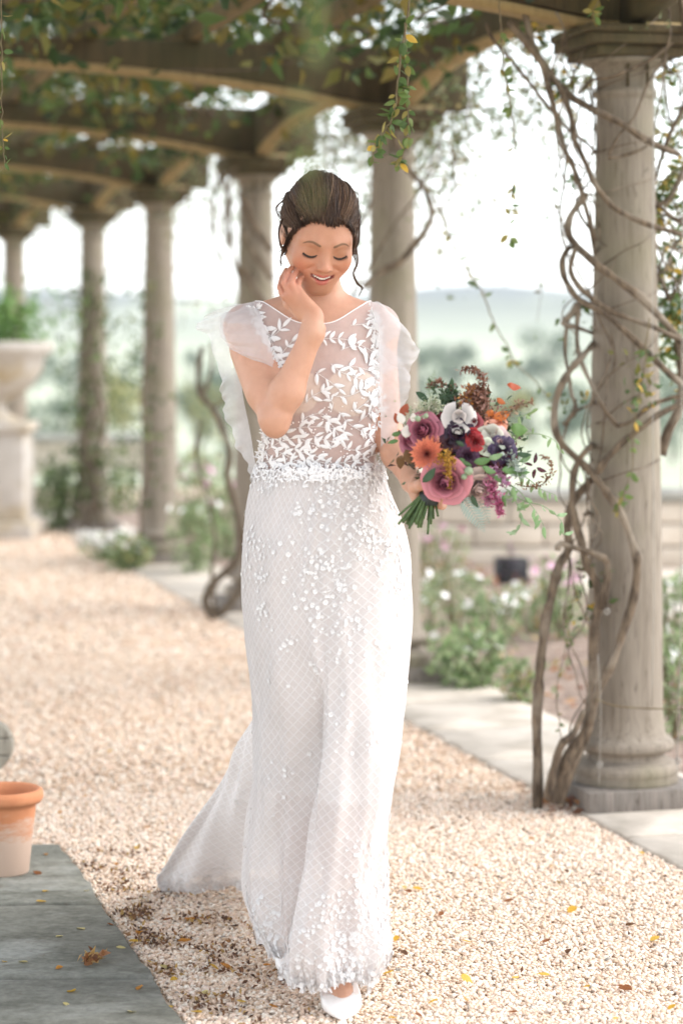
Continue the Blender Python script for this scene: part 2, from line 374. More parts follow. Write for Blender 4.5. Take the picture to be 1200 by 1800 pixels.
# ---------------------------------------------------------------- low terrace wall
def build_wall(label, x0, x1, y, h, nm='terrace_wall'):
    t_ = thing(nm, label, 'wall', ((x0+x1)/2, y, 0))
    nx = int((x1-x0)/.42); rows = 3; hh = (h-.06)/rows
    for r in range(rows):
        for i in range(nx+1):
            xa = x0+(i-.5*(r%2))*.42; xb = min(xa+.412, x1); xa = max(xa, x0)
            if xb-xa < .06: continue
            bo_ = obj('stone', *box(((xa+xb)/2, y+rng.normal(0,.004), r*hh+hh/2), (xb-xa, .3, hh-.01)), M['stone'], t_, smooth=False)
            bevel(bo_, .012, 2)
    for i in range(int((x1-x0)/.8)+1):
        xa = x0+i*.8; xb = min(xa+.793, x1)
        if xb-xa < .05: continue
        bevel(obj('coping_stone', *box(((xa+xb)/2, y, h-.025), (xb-xa, .38, .06)), M['coping'], t_, smooth=False), .012, 2)
    return t_
M['coping'] = mottled('coping_stone', (.23,.23,.20), (.38,.36,.32), 8, .9, .4, .01)
build_wall('low pale stone terrace wall with grey coping behind the flower bed', .15, 4.2, 14.4, .46)
build_wall('low pale stone wall with grey coping far off between the left columns', -4.2, -1.75, 24.0, .40)

# the damp air over the valley
m = bpy.data.materials.new('haze'); m.use_nodes = True; t = m.node_tree; t.nodes.clear(); out = t.nodes.new('ShaderNodeOutputMaterial'); pv = t.nodes.new('ShaderNodeVolumePrincipled')
pv.inputs['Color'].default_value = (.93,.96,1,1); pv.inputs['Density'].default_value = .00042; pv.inputs['Anisotropy'].default_value = .2; t.links.new(pv.outputs[0], out.inputs['Volume'])
V_, F_ = box((0,1290,20),(4600,2700,110)); hz_ = obj('haze', V_, F_, m, smooth=False); tag(hz_, 'thin pale haze filling the valley air', kind='stuff')
SC.cycles.volume_bounces = 1
# ================================================================ pergola
COLS = []
NC = 7
for k in range(NC):
    px = [1098,690,450,280,163,25,-190][k]; Z = 7.05+2.5*k
    COLS.append(np.array([(px-600)/FPX*Z, Z]))
prof = [(.150,.07),(.156,.080),(.151,.074+.02),(.154,.10),(.157,.112),(.151,.128),(.134,.136),(.120,.138),(.114,.146),(.113,.156),(.118,.163),(.134,.165),(.141,.172),(.143,.182),(.140,.193),(.131,.200),(.122,.203),(.1175,.215),(.113,.235),(.1095,.28),
        (.108,.5),(.1055,.8),(.101,1.1),(.0955,1.4),(.0895,1.7),(.0855,1.95),(.0845,2.05),(.0845,2.058),(.091,2.062),(.0925,2.072),(.091,2.082),(.0845,2.086),(.084,2.12),(.090,2.135),(.104,2.150),(.122,2.158),(.126,2.17),(.02,2.171)]
prof = sorted(prof[:0])+[p for p in prof]
CP = thing('pergola_column', 'thick pale oak column wrapped in twisting bare vine stems, nearest on the right', 'column', (COLS[0][0], COLS[0][1], 0), 'columns along the pergola')
cl = np.array([0,0,0.])+wloc(CP)
fine = []
for (r0,z0),(r1,z1) in zip(prof[:-1],prof[1:]):
    nseg = 8 if z1-z0 > .2 else 1
    for s in range(nseg): fine.append((r0+(r1-r0)*s/nseg, z0+(z1-z0)*s/nseg))
fine.append(prof[-1])
obj('shaft', *lathe([(.012,.0701)]+fine, cl, 48), M['column'], CP)
pl, plf = box((0,0,.038),(.355,.355,.072)); 
cz, sz = math.cos(ROWA), math.sin(ROWA); RZ = np.array([[cz, sz, 0],[-sz, cz, 0],[0,0,1]])
bevel(obj('plinth', pl@RZ+cl, plf, M['plinth'], CP, smooth=False), .004, 2)
for (zc, wd, h) in ((2.186,.27,.030),(2.2165,.33,.030),(2.2445,.345,.024)):
    v_, f_ = box((0,0,zc),(wd,wd,h)); bevel(obj('abacus', v_@RZ+cl, f_, M['beam'], CP, smooth=False), .006, 2)
# upright braces running up from the neck to the beam
for sx in (-.03,.03):
    v_, f_ = box((sx,-.098,2.135),(.006,.012,.10)); obj('strap', v_@RZ+cl, f_, M['beam'], CP, smooth=False)
lab = ['', 'oak column just right of the woman, second from the front', 'oak column directly left of the woman, crossed by pale branches', 'blurred oak column left of centre with a flowering plant at its foot',
       'pale blurred oak column, fifth along the colonnade', 'faint oak column far off at the left edge behind the stone urn', 'farthest pergola column, beyond the left edge']
for k in range(1, NC-1): copy_thing(CP, (COLS[k][0], COLS[k][1], 0), lab[k])

# transverse arched beams
SPAN = 3.3
def arch_beam(name, c0, c1, zb, rise, depth, thick, n=28, flat_top=None, ext=.3):
    """beam from c0 to c1 (xy), lower edge an arch of given rise"""
    c0, c1 = np.array(c0), np.array(c1); d = c1-c0; L = np.linalg.norm(d); d /= L; nrm = np.array([-d[1], d[0]])
    s = np.linspace(-ext, L+ext, n); u = np.clip(s/L, 0, 1)
    zl = zb+rise*(1-(2*u-1)**2)**.9; zt = np.full(n, zb+rise+depth) if flat_top is None else np.full(n, flat_top)
    zt = np.maximum(zt, zl+.05)
    rings = []
    for sgn, z in ((-1,zl),(1,zl),(1,zt),(-1,zt)):
        rings.append(np.c_[c0+d*s[:,None]+nrm*sgn*thick/2, z])
    V = np.stack(rings,1).reshape(-1,3)
    i = np.arange(n-1)[:,None]; j = np.arange(4)[None,:]; j2 = (j+1)%4
    F = [np.stack([i*4+j,(i+1)*4+j,(i+1)*4+j2,i*4+j2],-1).reshape(-1,4), np.array([[0,1,2,3]]), np.array([[3,2,1,0]])+4*(n-1)]
    return V, F
ordn = ['nearest', 'second', 'third', 'fourth', 'fifth', 'sixth']
PG = thing('pergola', 'oak pergola roof of arched beams carried by the columns over the gravel path', 'pergola', (COLS[2][0]-1.5, COLS[2][1], 2.25))
for k in range(6):
    c = COLS[k]; l = c-CROSS*SPAN
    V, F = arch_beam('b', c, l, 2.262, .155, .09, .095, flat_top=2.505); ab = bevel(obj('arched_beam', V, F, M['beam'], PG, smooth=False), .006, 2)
    V, F = arch_beam('b', c-CROSS*.14, l+CROSS*.14, 2.262+.155*.1, .155*.9, .05, .10); V = np.array(V).reshape(-1,4,3); V[:,2,2] = V[:,1,2]+.001; V[:,3,2] = V[:,0,2]+.001; V[:,:2,2] -= .022; obj('lit_edge_strip', V.reshape(-1,3), F, M['lit_edge'], ab, smooth=False)  # added pale strip painting the bounce-lit lower edge of the arch
for k in range(6):
    c, c1 = COLS[k], COLS[k+1] if k < NC-1 else COLS[k]+ROWD*2.5
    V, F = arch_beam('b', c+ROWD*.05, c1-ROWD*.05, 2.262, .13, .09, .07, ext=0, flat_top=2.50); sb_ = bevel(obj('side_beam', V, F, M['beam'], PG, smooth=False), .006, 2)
    V, F = arch_beam('b', c+ROWD*.18, c1-ROWD*.18, 2.262+.13*.13, .13*.87, .05, .075, ext=0); V = np.array(V).reshape(-1,4,3); V[:,2,2] = V[:,1,2]+.001; V[:,3,2] = V[:,0,2]+.001; V[:,:2,2] -= .018; obj('lit_edge_strip', V.reshape(-1,3), F, M['lit_edge'], sb_, smooth=False)  # same added strip, bounce light as colour under the side beam
c, cm = COLS[0], COLS[0]-ROWD*2.6
V, F = arch_beam('b', c-ROWD*.05, cm, 2.257, .11, .2, .07, ext=0); obj('side_beam', V, F, M['beam'], PG, smooth=False)
for off in (.40,.80,1.20,1.60,2.00,2.40,2.85):
    for k in range(5):
        a = COLS[k]-CROSS*off; b2 = COLS[k+1]-CROSS*off
        d = b2-a; L = np.linalg.norm(d); ang = math.atan2(d[1],d[0])
        mid = (a+b2)/2
        V, F = box((*mid, 2.543),(L+.1,.05,.075), ang); bevel(obj('rafter', V, F, M['rafterwood'], PG, smooth=False), .004, 1)
    a = COLS[0]-CROSS*off; b2 = a-ROWD*1.6; d = b2-a; V, F = box((*((a+b2)/2), 2.543),(1.65,.05,.075), math.atan2(d[1],d[0])); obj('rafter', V, F, M['rafterwood'], PG, smooth=False)

# ---------------------------------------------------------------- climbers over the roof
GREENS = [(.045,.085,.020),(.07,.12,.03),(.10,.155,.04),(.15,.145,.03),(.03,.055,.018),(.22,.17,.03)]
PALEG = [(.16,.20,.09),(.20,.22,.11),(.12,.16,.07),(.24,.20,.09),(.12,.10,.05)]
def roofpt(n, k0, k1, o0, o1, z0, z1, clump=0.0):
    k = k0+(k1-k0)*rng.random(n); ki = np.clip(np.floor(k).astype(int),0,NC-2); f = (k-ki)[:,None]
    C_ = np.array(COLS); b_ = C_[ki]*(1-f)+C_[ki+1]*f
    off = o0+(o1-o0)*rng.random(n)
    xy = b_-CROSS[None]*off[:,None]
    P3 = np.c_[xy, z0+(z1-z0)*rng.random(n)]
    if clump:
        q = P3*2.4; s = np.sin(q[:,0]*2.1+1.3*np.sin(q[:,1]))+np.sin(q[:,1]*1.7+q[:,2]*2)+.6*np.sin(q[:,0]*5+q[:,1]*4.1)
        P3 = P3[s > clump]
    return P3
def foliage(name, label, C, size, cols, cat='climbing plant', parent=None, width=1.0):
    V, F, c = leaf_cloud(C, size, cols, width=width)
    o = obj(name, V, F, M['leaf'], parent, col=c, smooth=False)
    if parent is None: tag(o, label, cat, kind='stuff')
    else: o['kind'] = 'stuff'
    return o
C = np.vstack([roofpt(30000,-1.4,2.2,-.1,3.5,2.58,2.95,-.85), roofpt(24000,2.2,6,-.1,3.5,2.60,3.0,-.7), roofpt(15000,-.6,6,.0,3.2,2.30,2.62,.40)])
foliage('roof_foliage', 'dense shady climber foliage covering the pergola roof', C, .075, GREENS)
C = np.vstack([roofpt(13000,-.1,1.9,-.85,.05,2.15,2.8,.10), roofpt(7000,.0,1.9,-.9,-.1,1.75,2.35,.9), roofpt(7000,1.2,6,-.6,.1,2.0,2.7,.35), roofpt(3500,.9,5,-.4,.2,1.5,2.3,1.15)])
hang = []
for _ in range(110):
    p0 = roofpt(1,.2,5,-.75,.15,2.3,2.7)[0]; L_ = rng.uniform(.3,.95); hang.append(catmull([p0, p0+[rng.normal(0,.06),rng.normal(0,.06),-L_*.5], p0+[rng.normal(0,.12),rng.normal(0,.1),-L_]], 14))
V, F = join([tube(h_,[.0022,.001],4,False) for h_ in hang]); tag(obj('fringe_twigs', V, F, M['twig']), 'fine twigs dangling between the columns against the sky', 'climbing plant', kind='stuff')
C = np.vstack([C]+[h_+rng.normal(0,.02,h_.shape) for h_ in hang])
foliage('fringe_foliage', 'sparse small leaves trailing off the outer edge of the pergola', C, .032, PALEG)
# bare stems weaving in the roof
parts = []
for i in range(70):
    p = roofpt(4,-.6,5.8,-.5,3.3,2.45,2.8); p = p[np.argsort(p[:,1])]
    p = p[0]+np.cumsum(np.vstack([[0,0,0], np.c_[rng.normal(0,.35,(4,1)), rng.random((4,1))*.5, rng.normal(0,.06,(4,1))]]),0)
    parts.append(tube(catmull(p,16), [.008,.003], 5, False))
V, F = join(parts); tag(obj('roof_stems', V, F, M['darkbark']), 'thin woody climber stems tangled over the pergola beams', 'climbing plant', kind='stuff')
# ================================================================ the woman
# --- signed distance helpers (all vectorised, world metres)
def s_cone(X,Y,Z,a,b,ra,rb):
    a = np.asarray(a,float); b = np.asarray(b,float); d = b-a; L2 = d@d
    t_ = np.clip(((X-a[0])*d[0]+(Y-a[1])*d[1]+(Z-a[2])*d[2])/L2,0,1)
    return np.sqrt((X-a[0]-t_*d[0])**2+(Y-a[1]-t_*d[1])**2+(Z-a[2]-t_*d[2])**2)-(ra+(rb-ra)*t_)
def s_ell(X,Y,Z,c,r):
    k0 = np.sqrt(((X-c[0])/r[0])**2+((Y-c[1])/r[1])**2+((Z-c[2])/r[2])**2)
    k1 = np.sqrt(((X-c[0])/r[0]**2)**2+((Y-c[1])/r[1]**2)**2+((Z-c[2])/r[2]**2)**2)
    return k0*(k0-1)/(k1+1e-9)
def smin(a,b,k):
    h = np.clip(k-np.abs(a-b),0,None)/k; return np.minimum(a,b)-h*h*k*.25
def smax(a,b,k): return -smin(-a,-b,k)
class Grid:
    def __init__(s, xs, ys, zs):
        s.xs, s.ys, s.zs = xs, ys, zs; s.F = np.full((len(xs),len(ys),len(zs)), .06, dtype=np.float32)
    def blk(s, lo, hi):
        sl = []
        for ax, l, h in zip((s.xs,s.ys,s.zs), lo, hi):
            a = max(int(np.searchsorted(ax,l))-1,0); b = min(int(np.searchsorted(ax,h))+1,len(ax)); sl.append(slice(a,b))
        sl = tuple(sl)
        return sl, s.xs[sl[0]][:,None,None], s.ys[sl[1]][None,:,None], s.zs[sl[2]][None,None,:]
    def apply(s, fn, lo, hi, k=.01, sub=False, pad=None):
        pad = (k+.012) if pad is None else pad
        sl, X, Y, Z = s.blk(np.asarray(lo)-pad, np.asarray(hi)+pad)
        d = fn(X,Y,Z).astype(np.float32)
        s.F[sl] = smax(s.F[sl], -d, k) if sub else smin(s.F[sl], d, k)
    def cone(s,a,b,ra,rb,k=.01,sub=False):
        a = np.asarray(a,float); b = np.asarray(b,float); r = max(ra,rb)
        s.apply(lambda X,Y,Z: s_cone(X,Y,Z,a,b,ra,rb), np.minimum(a,b)-r, np.maximum(a,b)+r, k, sub)
    def ell(s,c,r,k=.01,sub=False):
        c = np.asarray(c,float); r = np.asarray(r,float)
        s.apply(lambda X,Y,Z: s_ell(X,Y,Z,c,r), c-r, c+r, k, sub)
def surface_nets(g):
    F = g.F; ins = F < 0
    nx,ny,nz = F.shape
    c = ins[:-1,:-1,:-1].astype(np.uint8)
    for dx,dy,dz in ((1,0,0),(0,1,0),(1,1,0),(0,0,1),(1,0,1),(0,1,1),(1,1,1)):
        c += ins[dx:nx-1+dx, dy:ny-1+dy, dz:nz-1+dz]
    mixed = (c > 0) & (c < 8)
    I = np.argwhere(mixed); idx = np.full(mixed.shape, -1, dtype=np.int32); idx[tuple(I.T)] = np.arange(len(I))
    acc = np.zeros((len(I),3)); cnt = np.zeros(len(I))
    cor = [(0,0,0),(1,0,0),(0,1,0),(1,1,0),(0,0,1),(1,0,1),(0,1,1),(1,1,1)]
    val = [F[I[:,0]+a, I[:,1]+b, I[:,2]+c_] for a,b,c_ in cor]
    for i in range(8):
        for j in range(i+1,8):
            if sum(abs(p-q) for p,q in zip(cor[i],cor[j])) != 1: continue
            a, b = val[i], val[j]; m_ = (a < 0) != (b < 0)
            t_ = np.where(m_, a/(a-b+1e-12), 0)
            pi, pj = np.array(cor[i],float), np.array(cor[j],float)
            acc[m_] += (pi+(pj-pi)*t_[:,None])[m_]; cnt += m_
    loc = acc/cnt[:,None]+I
    V = np.stack([np.interp(loc[:,a], np.arange(len(ax)), ax) for a, ax in enumerate((g.xs,g.ys,g.zs))],-1)
    Fs = []
    for ax in range(3):
        sl0 = [slice(None)]*3; sl1 = [slice(None)]*3; sl0[ax] = slice(0,-1); sl1[ax] = slice(1,None)
        e = ins[tuple(sl0)] != ins[tuple(sl1)]
        E = np.argwhere(e); o1, o2 = [a for a in range(3) if a != ax]
        ok = (E[:,o1] > 0) & (E[:,o2] > 0) & (E[:,o1] < F.shape[o1]-1) & (E[:,o2] < F.shape[o2]-1); E = E[ok]
        def at(d1,d2):
            q = E.copy(); q[:,o1] -= d1; q[:,o2] -= d2; return idx[tuple(q.T)]
        Q = np.stack([at(0,0),at(1,0),at(1,1),at(0,1)],-1)
        flip = ins[tuple(E.T)]
        if ax == 1: flip = ~flip
        Q[flip] = Q[flip][:,::-1]; Fs.append(Q)
    Fq = np.vstack(Fs); Fq = Fq[(Fq >= 0).all(1)]
    return V, Fq[:, ::-1]
def relax(V, F, it=1, lam=.5):
    for _ in range(it):
        acc = np.zeros_like(V); cnt = np.zeros(len(V))
        k = F.shape[1]
        for i in range(k):
            for a, b in ((F[:,i],F[:,(i+1)%k]),):
                for ax in range(3):
                    acc[:,ax] += np.bincount(a, V[b,ax], len(V)); acc[:,ax] += np.bincount(b, V[a,ax], len(V))
                cnt += np.bincount(a, minlength=len(V))+np.bincount(b, minlength=len(V))
        V = V+lam*(acc/np.maximum(cnt,1)[:,None]-V)
    return V

# --- torso, as one function so that the dress can be laid on it
TS = np.array([[.70,-.022,5.03,.150,.112],[.80,-.026,5.03,.156,.113],[.93,-.030,5.03,.160,.112],[1.0,-.036,5.03,.148,.10],[1.06,-.043,5.025,.124,.087],[1.10,-.046,5.02,.115,.083],[1.16,-.047,5.02,.115,.085],
               [1.25,-.049,5.025,.122,.088],[1.33,-.052,5.03,.128,.085],[1.385,-.054,5.035,.124,.072],[1.42,-.055,5.04,.100,.056],[1.45,-.054,5.045,.056,.044],[1.475,-.052,5.045,.040,.039]])
TS = catmull(TS, 90)
SHL = P(431,578,5.05); SHR = P(663,580,5.045); NB = P(557,548,5.062); NT = P(560,492,5.022)
def torso(X,Y,Z):
    z = np.broadcast_to(Z, np.broadcast_shapes(np.shape(X),np.shape(Y),np.shape(Z)))
    cx,cy,a,b = (np.interp(z, TS[:,0], TS[:,i]) for i in (1,2,3,4))
    q = (np.abs((X-cx)/a)**2.25+np.abs((Y-cy)/b)**2.25)**(1/2.25); d = (q-1)*np.minimum(a,b)
    d = np.maximum(d, np.maximum(Z-1.475, .70-Z))
    for sh in (SHL,SHR):
        d = smin(d, s_cone(X,Y,Z, NB+np.array([(.03 if sh is SHR else -.03),.0,-.006]), sh+np.array([0,0,.008]), .034,.041), .05)
    for cxx in (P(517,0,4.95)[0], P(611,0,4.95)[0]):
        d = smin(d, s_ell(X,Y,Z,(cxx,4.985,1.250),(.050,.045,.050)), .045)
    return d
RES = .0021
xs = np.arange(-.262,.232,RES); ys = np.arange(4.715,5.17,RES)
zs = np.concatenate([np.arange(-.02,.84,.008), np.arange(.84,1.72,RES)])
g = Grid(xs,ys,zs)
g.apply(torso,(-.24,4.86,.70),(.14,5.16,1.50),.01)
g.cone(NB, NT, .042,.040,.03)
# --- head in its own frame
PITCH, YAW, ROLL = math.radians(27), math.radians(10), math.radians(4)
KZ = .86
Rm = np.array(Matrix.Rotation(YAW,3,'Z') @ Matrix.Rotation(PITCH,3,'X') @ Matrix.Rotation(ROLL,3,'Y'))   # frame: x right, y back, z up
HC = np.array([-.0455,4.982,1.572])
def hw(p): p = np.asarray(p,float)*np.array([1,-1,1]); return HC+Rm@p       # (x right, y forward, z up) -> world
def hloc(X,Y,Z):
    X,Y,Z = X-HC[0],Y-HC[1],Z-HC[2]
    return (X*Rm[0,0]+Y*Rm[1,0]+Z*Rm[2,0], -(X*Rm[0,1]+Y*Rm[1,1]+Z*Rm[2,1]), X*Rm[0,2]+Y*Rm[1,2]+Z*Rm[2,2])
def arc(pts, n=14): return catmull(np.array(pts,float), n)
UPLIP = arc([(-.0335,.0720,-.0370),(-.021,.0870,-.0440),(-.007,.0950,-.0472),(0,.0955,-.0480),(.007,.0950,-.0472),(.021,.0870,-.0440),(.0330,.0725,-.0370)],19)
LOLIP = arc([(-.0328,.0715,-.0382),(-.021,.0855,-.0560),(-.008,.0915,-.0635),(0,.0922,-.0648),(.008,.0915,-.0635),(.021,.0855,-.0560),(.0322,.0720,-.0382)],19)
def head(X,Y,Z):
    x,y,z = hloc(X,Y,Z)
    d = s_ell(x,y,z,(0,-.018,.030),(.0695,.092,.083))
    d = smin(d, s_ell(x,y,z,(0,.022,-.006),(.0595,.067,.078)), .03)
    d = smin(d, s_ell(x,y,z,(0,.032,-.048),(.0395,.053,.039)), .03)
    d = smin(d, s_cone(x,y,z,(-.007,.0725,-.0825),(.007,.0725,-.0825),.0140,.0140), .025)
    for s in (-1,1):
        d = smin(d, s_cone(x,y,z,(s*.049,.008,-.034),(s*.012,.061,-.081),.016,.0125), .028)
        d = smin(d, s_ell(x,y,z,(s*.0340,.0610,-.0250),(.0220,.0190,.0200)), .034)
        d = smin(d, s_cone(x,y,z,(s*.018,.0815,.018),(s*.044,.0655,.020),.0070,.007), .020)
        d = smax(d, -s_ell(x,y,z,(s*.0300,.0985,-.001),(.0185,.0125,.0110)), .016)
        d = smin(d, s_ell(x,y,z,(s*.0305,.0722,-.0020),(.0150,.0140,.0115)), .007)
    d = smin(d, s_cone(x,y,z,(0,.083,.010),(0,.1040,-.0250),.0058,.0074), .016)
    d = smin(d, s_ell(x,y,z,(0,.1065,-.0275),(.0086,.0074,.0068)), .006)
    for s in (-1,1):
        d = smin(d, s_ell(x,y,z,(s*.0110,.0955,-.0300),(.0064,.0078,.0048)), .006)
        d = smax(d, -s_ell(x,y,z,(s*.0060,.1020,-.0350),(.0026,.0044,.0024)), .003)
        d = smax(d, -s_cone(x,y,z,(s*.0195,.0935,-.0285),(s*.0365,.0790,-.0400),.0002,.0002), .010)
    d = smin(d, s_ell(x,y,z,(0,.0690,-.0530),(.031,.0225,.023)), .018)
    d = smax(d, -s_ell(x,y,z,(0,.0950,-.0555+.006*(np.abs(x)/.02)**2),(.0260,.0150,.0074)), .003)
    for L, r in ((UPLIP,.0031),(LOLIP,.0040)):
        for a,b,ra,rb in zip(L[:-1],L[1:],np.interp(np.arange(18),[0,4,9,14,18],[.0014,r*.85,r,r*.85,.0014]),np.interp(np.arange(1,19),[0,4,9,14,18],[.0014,r*.85,r,r*.85,.0014])):
            d = smin(d, s_cone(x,y,z,a-np.array([0,.0018,0]),b-np.array([0,.0018,0]),ra,rb), .0028)
    for s in (-1,1):
        d = smin(d, s_ell(x,y,z,(s*.0735,-.014,-.008),(.0060,.016,.027)), .006)
        d = smax(d, -s_ell(x,y,z,(s*.0820,-.010,-.004),(.0050,.008,.014)), .004)
    return d
def on_face(x, z, off=0.0, y0=.125):
    """point(s) on the face in front of local (x,z), pushed out by off"""
    x, z = np.asarray(x,float), np.asarray(z,float); y = np.full(x.shape, y0); hit = np.zeros(x.shape,bool)
    for _ in range(260):
        q = np.stack([x,-y,z],-1)@Rm.T+HC; d = head(q[...,0],q[...,1],q[...,2])
        hit |= d < .0003; y = np.where(hit, y, y-np.clip(d*.6,.0002,.004))
    return hw(np.stack([x,y+off,z],-1).reshape(-1,3)).reshape(x.shape+(3,)) if False else (np.stack([x,-(y+off),z],-1)@Rm.T+HC)
g.apply(head, HC-.14, HC+.14, .010, pad=0)
# --- arm raised to the cheek (on the left of the picture)
EL = P(483,738,4.890); WR = P(549,585,4.885)
g.cone(SHL, EL, .041,.031,.02); g.cone(SHL+(EL-SHL)*.25, SHL+(EL-SHL)*.7, .0435,.040,.02)
g.cone(EL, EL+(WR-EL)*.32, .0285,.0325,.010); g.cone(EL+(WR-EL)*.32, WR, .0325,.0215,.02)
g.cone(EL+np.array([.001,-.002,-.016]), EL+np.array([.0,.0,.0]), .020,.027,.015)
def hand_chain(pts, rads, k=.0045):
    for a,b,ra,rb in zip(pts[:-1],pts[1:],rads[:-1],rads[1:]): g.cone(a,b,ra,rb,k)
def PP(*a): return [P(*p) for p in a]
wr2 = P(550,562,4.888)
g.cone(WR, wr2, .0215,.0195,.02)
for kx,ky,kY,r in ((502,521,4.898,.0084),(509,517,4.890,.0084),(518,515,4.887,.0082),(528,518,4.888,.0080)):   # back of the hand
    g.cone(P(550+(kx-516)*.5,557,4.889), P(kx,ky,kY), .0140, r, .007)
g.cone(P(552,548,4.891),P(533,525,4.890),.0130,.009,.010)
g.cone(P(530,550,4.897),P(511,530,4.903),.013,.009,.010)
g.ell(P(566,577,4.880),(.006,.006,.007),.008)
hand_chain(PP((501,522,4.900),(492,505,4.908),(496,489,4.925),(503,474,4.942)), [.0080,.0066,.0061,.0048], .0016)
hand_chain(PP((510,517,4.890),(500,497,4.893),(504,482,4.912),(512,471,4.934)), [.0084,.0076,.0070,.0054], .0016)
hand_chain(PP((520,515,4.886),(512,498,4.885),(515,486,4.905),(521,477,4.928)), [.0082,.0076,.0070,.0054], .0016)
hand_chain(PP((531,518,4.888),(523,505,4.888),(525,495,4.906),(530,488,4.928)), [.0078,.0069,.0062,.0048], .0016)
hand_chain(PP((529,553,4.905),(508,534,4.922),(498,514,4.935),(498,498,4.945)), [.0130,.0105,.0085,.0068], .008)
# --- arm holding the bouquet
EL2 = P(682,768,5.030); WR2 = P(724,846,4.850)
g.cone(SHR, EL2, .037,.029,.02)
g.cone(EL2, EL2+(WR2-EL2)*.4, .029,.030,.02); g.cone(EL2+(WR2-EL2)*.4, WR2, .030,.021,.02)
HB = P(752,868,4.775)        # the grip, where the stems are tied
g.cone(WR2, P(738,862,4.815), .021,.022,.012)
for dz,r in ((.020,.0100),(.006,.0105),(-.008,.0100),(-.021,.0092)):
    k0 = P(734,858,4.822)+np.array([0,0,dz*.7]); k1 = HB+np.array([-.020,.022,dz]); 
    g.cone(k0,k1,.013,r+.001,.009)
    hand_chain([k1, HB+np.array([.006,.034,dz-.002]), HB+np.array([.029,.016,dz-.003]), HB+np.array([.024,-.010,dz-.003])], [r,r*.95,r*.88,r*.75])
hand_chain([P(736,852,4.815)+np.array([0,-.004,.01]), HB+np.array([-.026,-.004,.014]), HB+np.array([-.014,-.027,.020]), HB+np.array([.004,-.032,.022])], [.0135,.0120,.0105,.0085], .008)
# --- legs: the right one (picture right) stepping forward
HIPR, KNR, ANR = np.array([.045,5.02,.82]), np.array([.012,4.905,.46]), np.array([-.004,4.905,.105])
HIPL, KNL, ANL = np.array([-.095,5.04,.82]), np.array([-.085,5.06,.46]), np.array([-.105,5.26,.13])
ys_hi = ys[-1]
for h,k_,a_ in ((HIPR,KNR,ANR),(HIPL,KNL,np.array([-.10,5.135,.12]))):
    g.cone(h,k_,.078,.048,.03); g.cone(k_,k_+(a_-k_)*.35,.046,.050,.02); g.cone(k_+(a_-k_)*.35,a_,.048,.030,.02)
g.cone(ANR, P(600,1768,4.862)+np.array([0,-.01,.012]), .030,.022,.02); g.cone(P(602,1768,4.87), P(602,1778,4.83), .024,.018,.02)
g.cone(np.array([-.10,5.135,.12]), np.array([-.098,5.06,.04]), .028,.020,.02)
bV, bF = surface_nets(g); bV = relax(bV, bF, 1, .45)
hx,hy,hz = hloc(bV[:,0],bV[:,1],bV[:,2])
# --- skin colours
skin = np.array([.53,.295,.200]); c = np.tile(skin,(len(bV),1))
def blob(px,py_,pz,r): return np.exp(-((hx-px)**2+(hy-py_)**2+(hz-pz)**2)/(2*r*r))[:,None]
near = (hz > -.15)&(hy > -.02)
for s in (-1,1):
    c = c*(1-.42*blob(s*.040,.074,-.030,.017))+.42*blob(s*.040,.074,-.030,.017)*np.array([.62,.20,.11])
    c = c*(1-.35*blob(s*.0305,.084,.003,.009))+.35*blob(s*.0305,.084,.003,.009)*np.array([.30,.14,.055])
c = c*(1-.22*blob(0,.112,-.028,.010))+.22*blob(0,.112,-.028,.010)*np.array([.66,.29,.20])
fm = (np.clip((hy-.02)/.03,0,1)*np.clip((hz+.11)/.02,0,1))[:,None]*.24; c = c*(1-fm*np.array([.6,1.0,1.3]))
def dline(L, off):
    d = np.full(len(bV), 1.); sel = blob(0,.09,-.05,.03)[:,0] > .05
    q = np.stack([hx,hy,hz],-1)[sel]; r = np.full(sel.sum(), 1.)
    for a,b in zip(L[:-1],L[1:]):
        a = a-np.array([0,.0018,0]); b = b-np.array([0,.0018,0]); e = b-a; t_ = np.clip(((q-a)@e)/(e@e),0,1); r = np.minimum(r, np.linalg.norm(q-a-t_[:,None]*e,axis=1))
    d[sel] = r; return d
w_up = np.interp(np.abs(hx),[0,.020,.0315,.0335],[.0042,.0036,.0016,0]); w_lo = np.interp(np.abs(hx),[0,.020,.0315,.0335],[.0052,.0042,.0016,0])
lip = np.clip(1-(dline(UPLIP,0)-w_up+.0006)/.0012,0,1); lip = np.maximum(lip, np.clip(1-(dline(LOLIP,0)-w_lo+.0006)/.0012,0,1))[:,None]
c = c*(1-lip)+lip*np.array([.40,.055,.055])
mouth = (np.clip((.0260-np.abs(hx))/.003,0,1)*np.clip((.0070-np.abs(hz+.0555-.006*(hx/.02)**2))/.001,0,1)*(hy > .070)*(hy < .0900))[:,None]*(1-lip)
c = c*(1-mouth)+mouth*np.array([.20,.05,.04])
kn = np.exp(-((bV-P(510,496,4.90))**2).sum(1)/(2*.022**2))[:,None]*.55
c = c*(1-kn)+kn*np.array([.60,.24,.18])
M['skin'] = attr_mat('skin', .50, 0, .15, 900, .35, subs=.20, mott=.07)
PX0 = G(600,1775)
W = thing('person', 'smiling woman in a white lace wedding gown, eyes lowered, one hand on her cheek', 'person', (-.02,5.0,0))
body = obj('body', bV, bF, M['skin'], W, col=c)
print('body verts', len(bV))

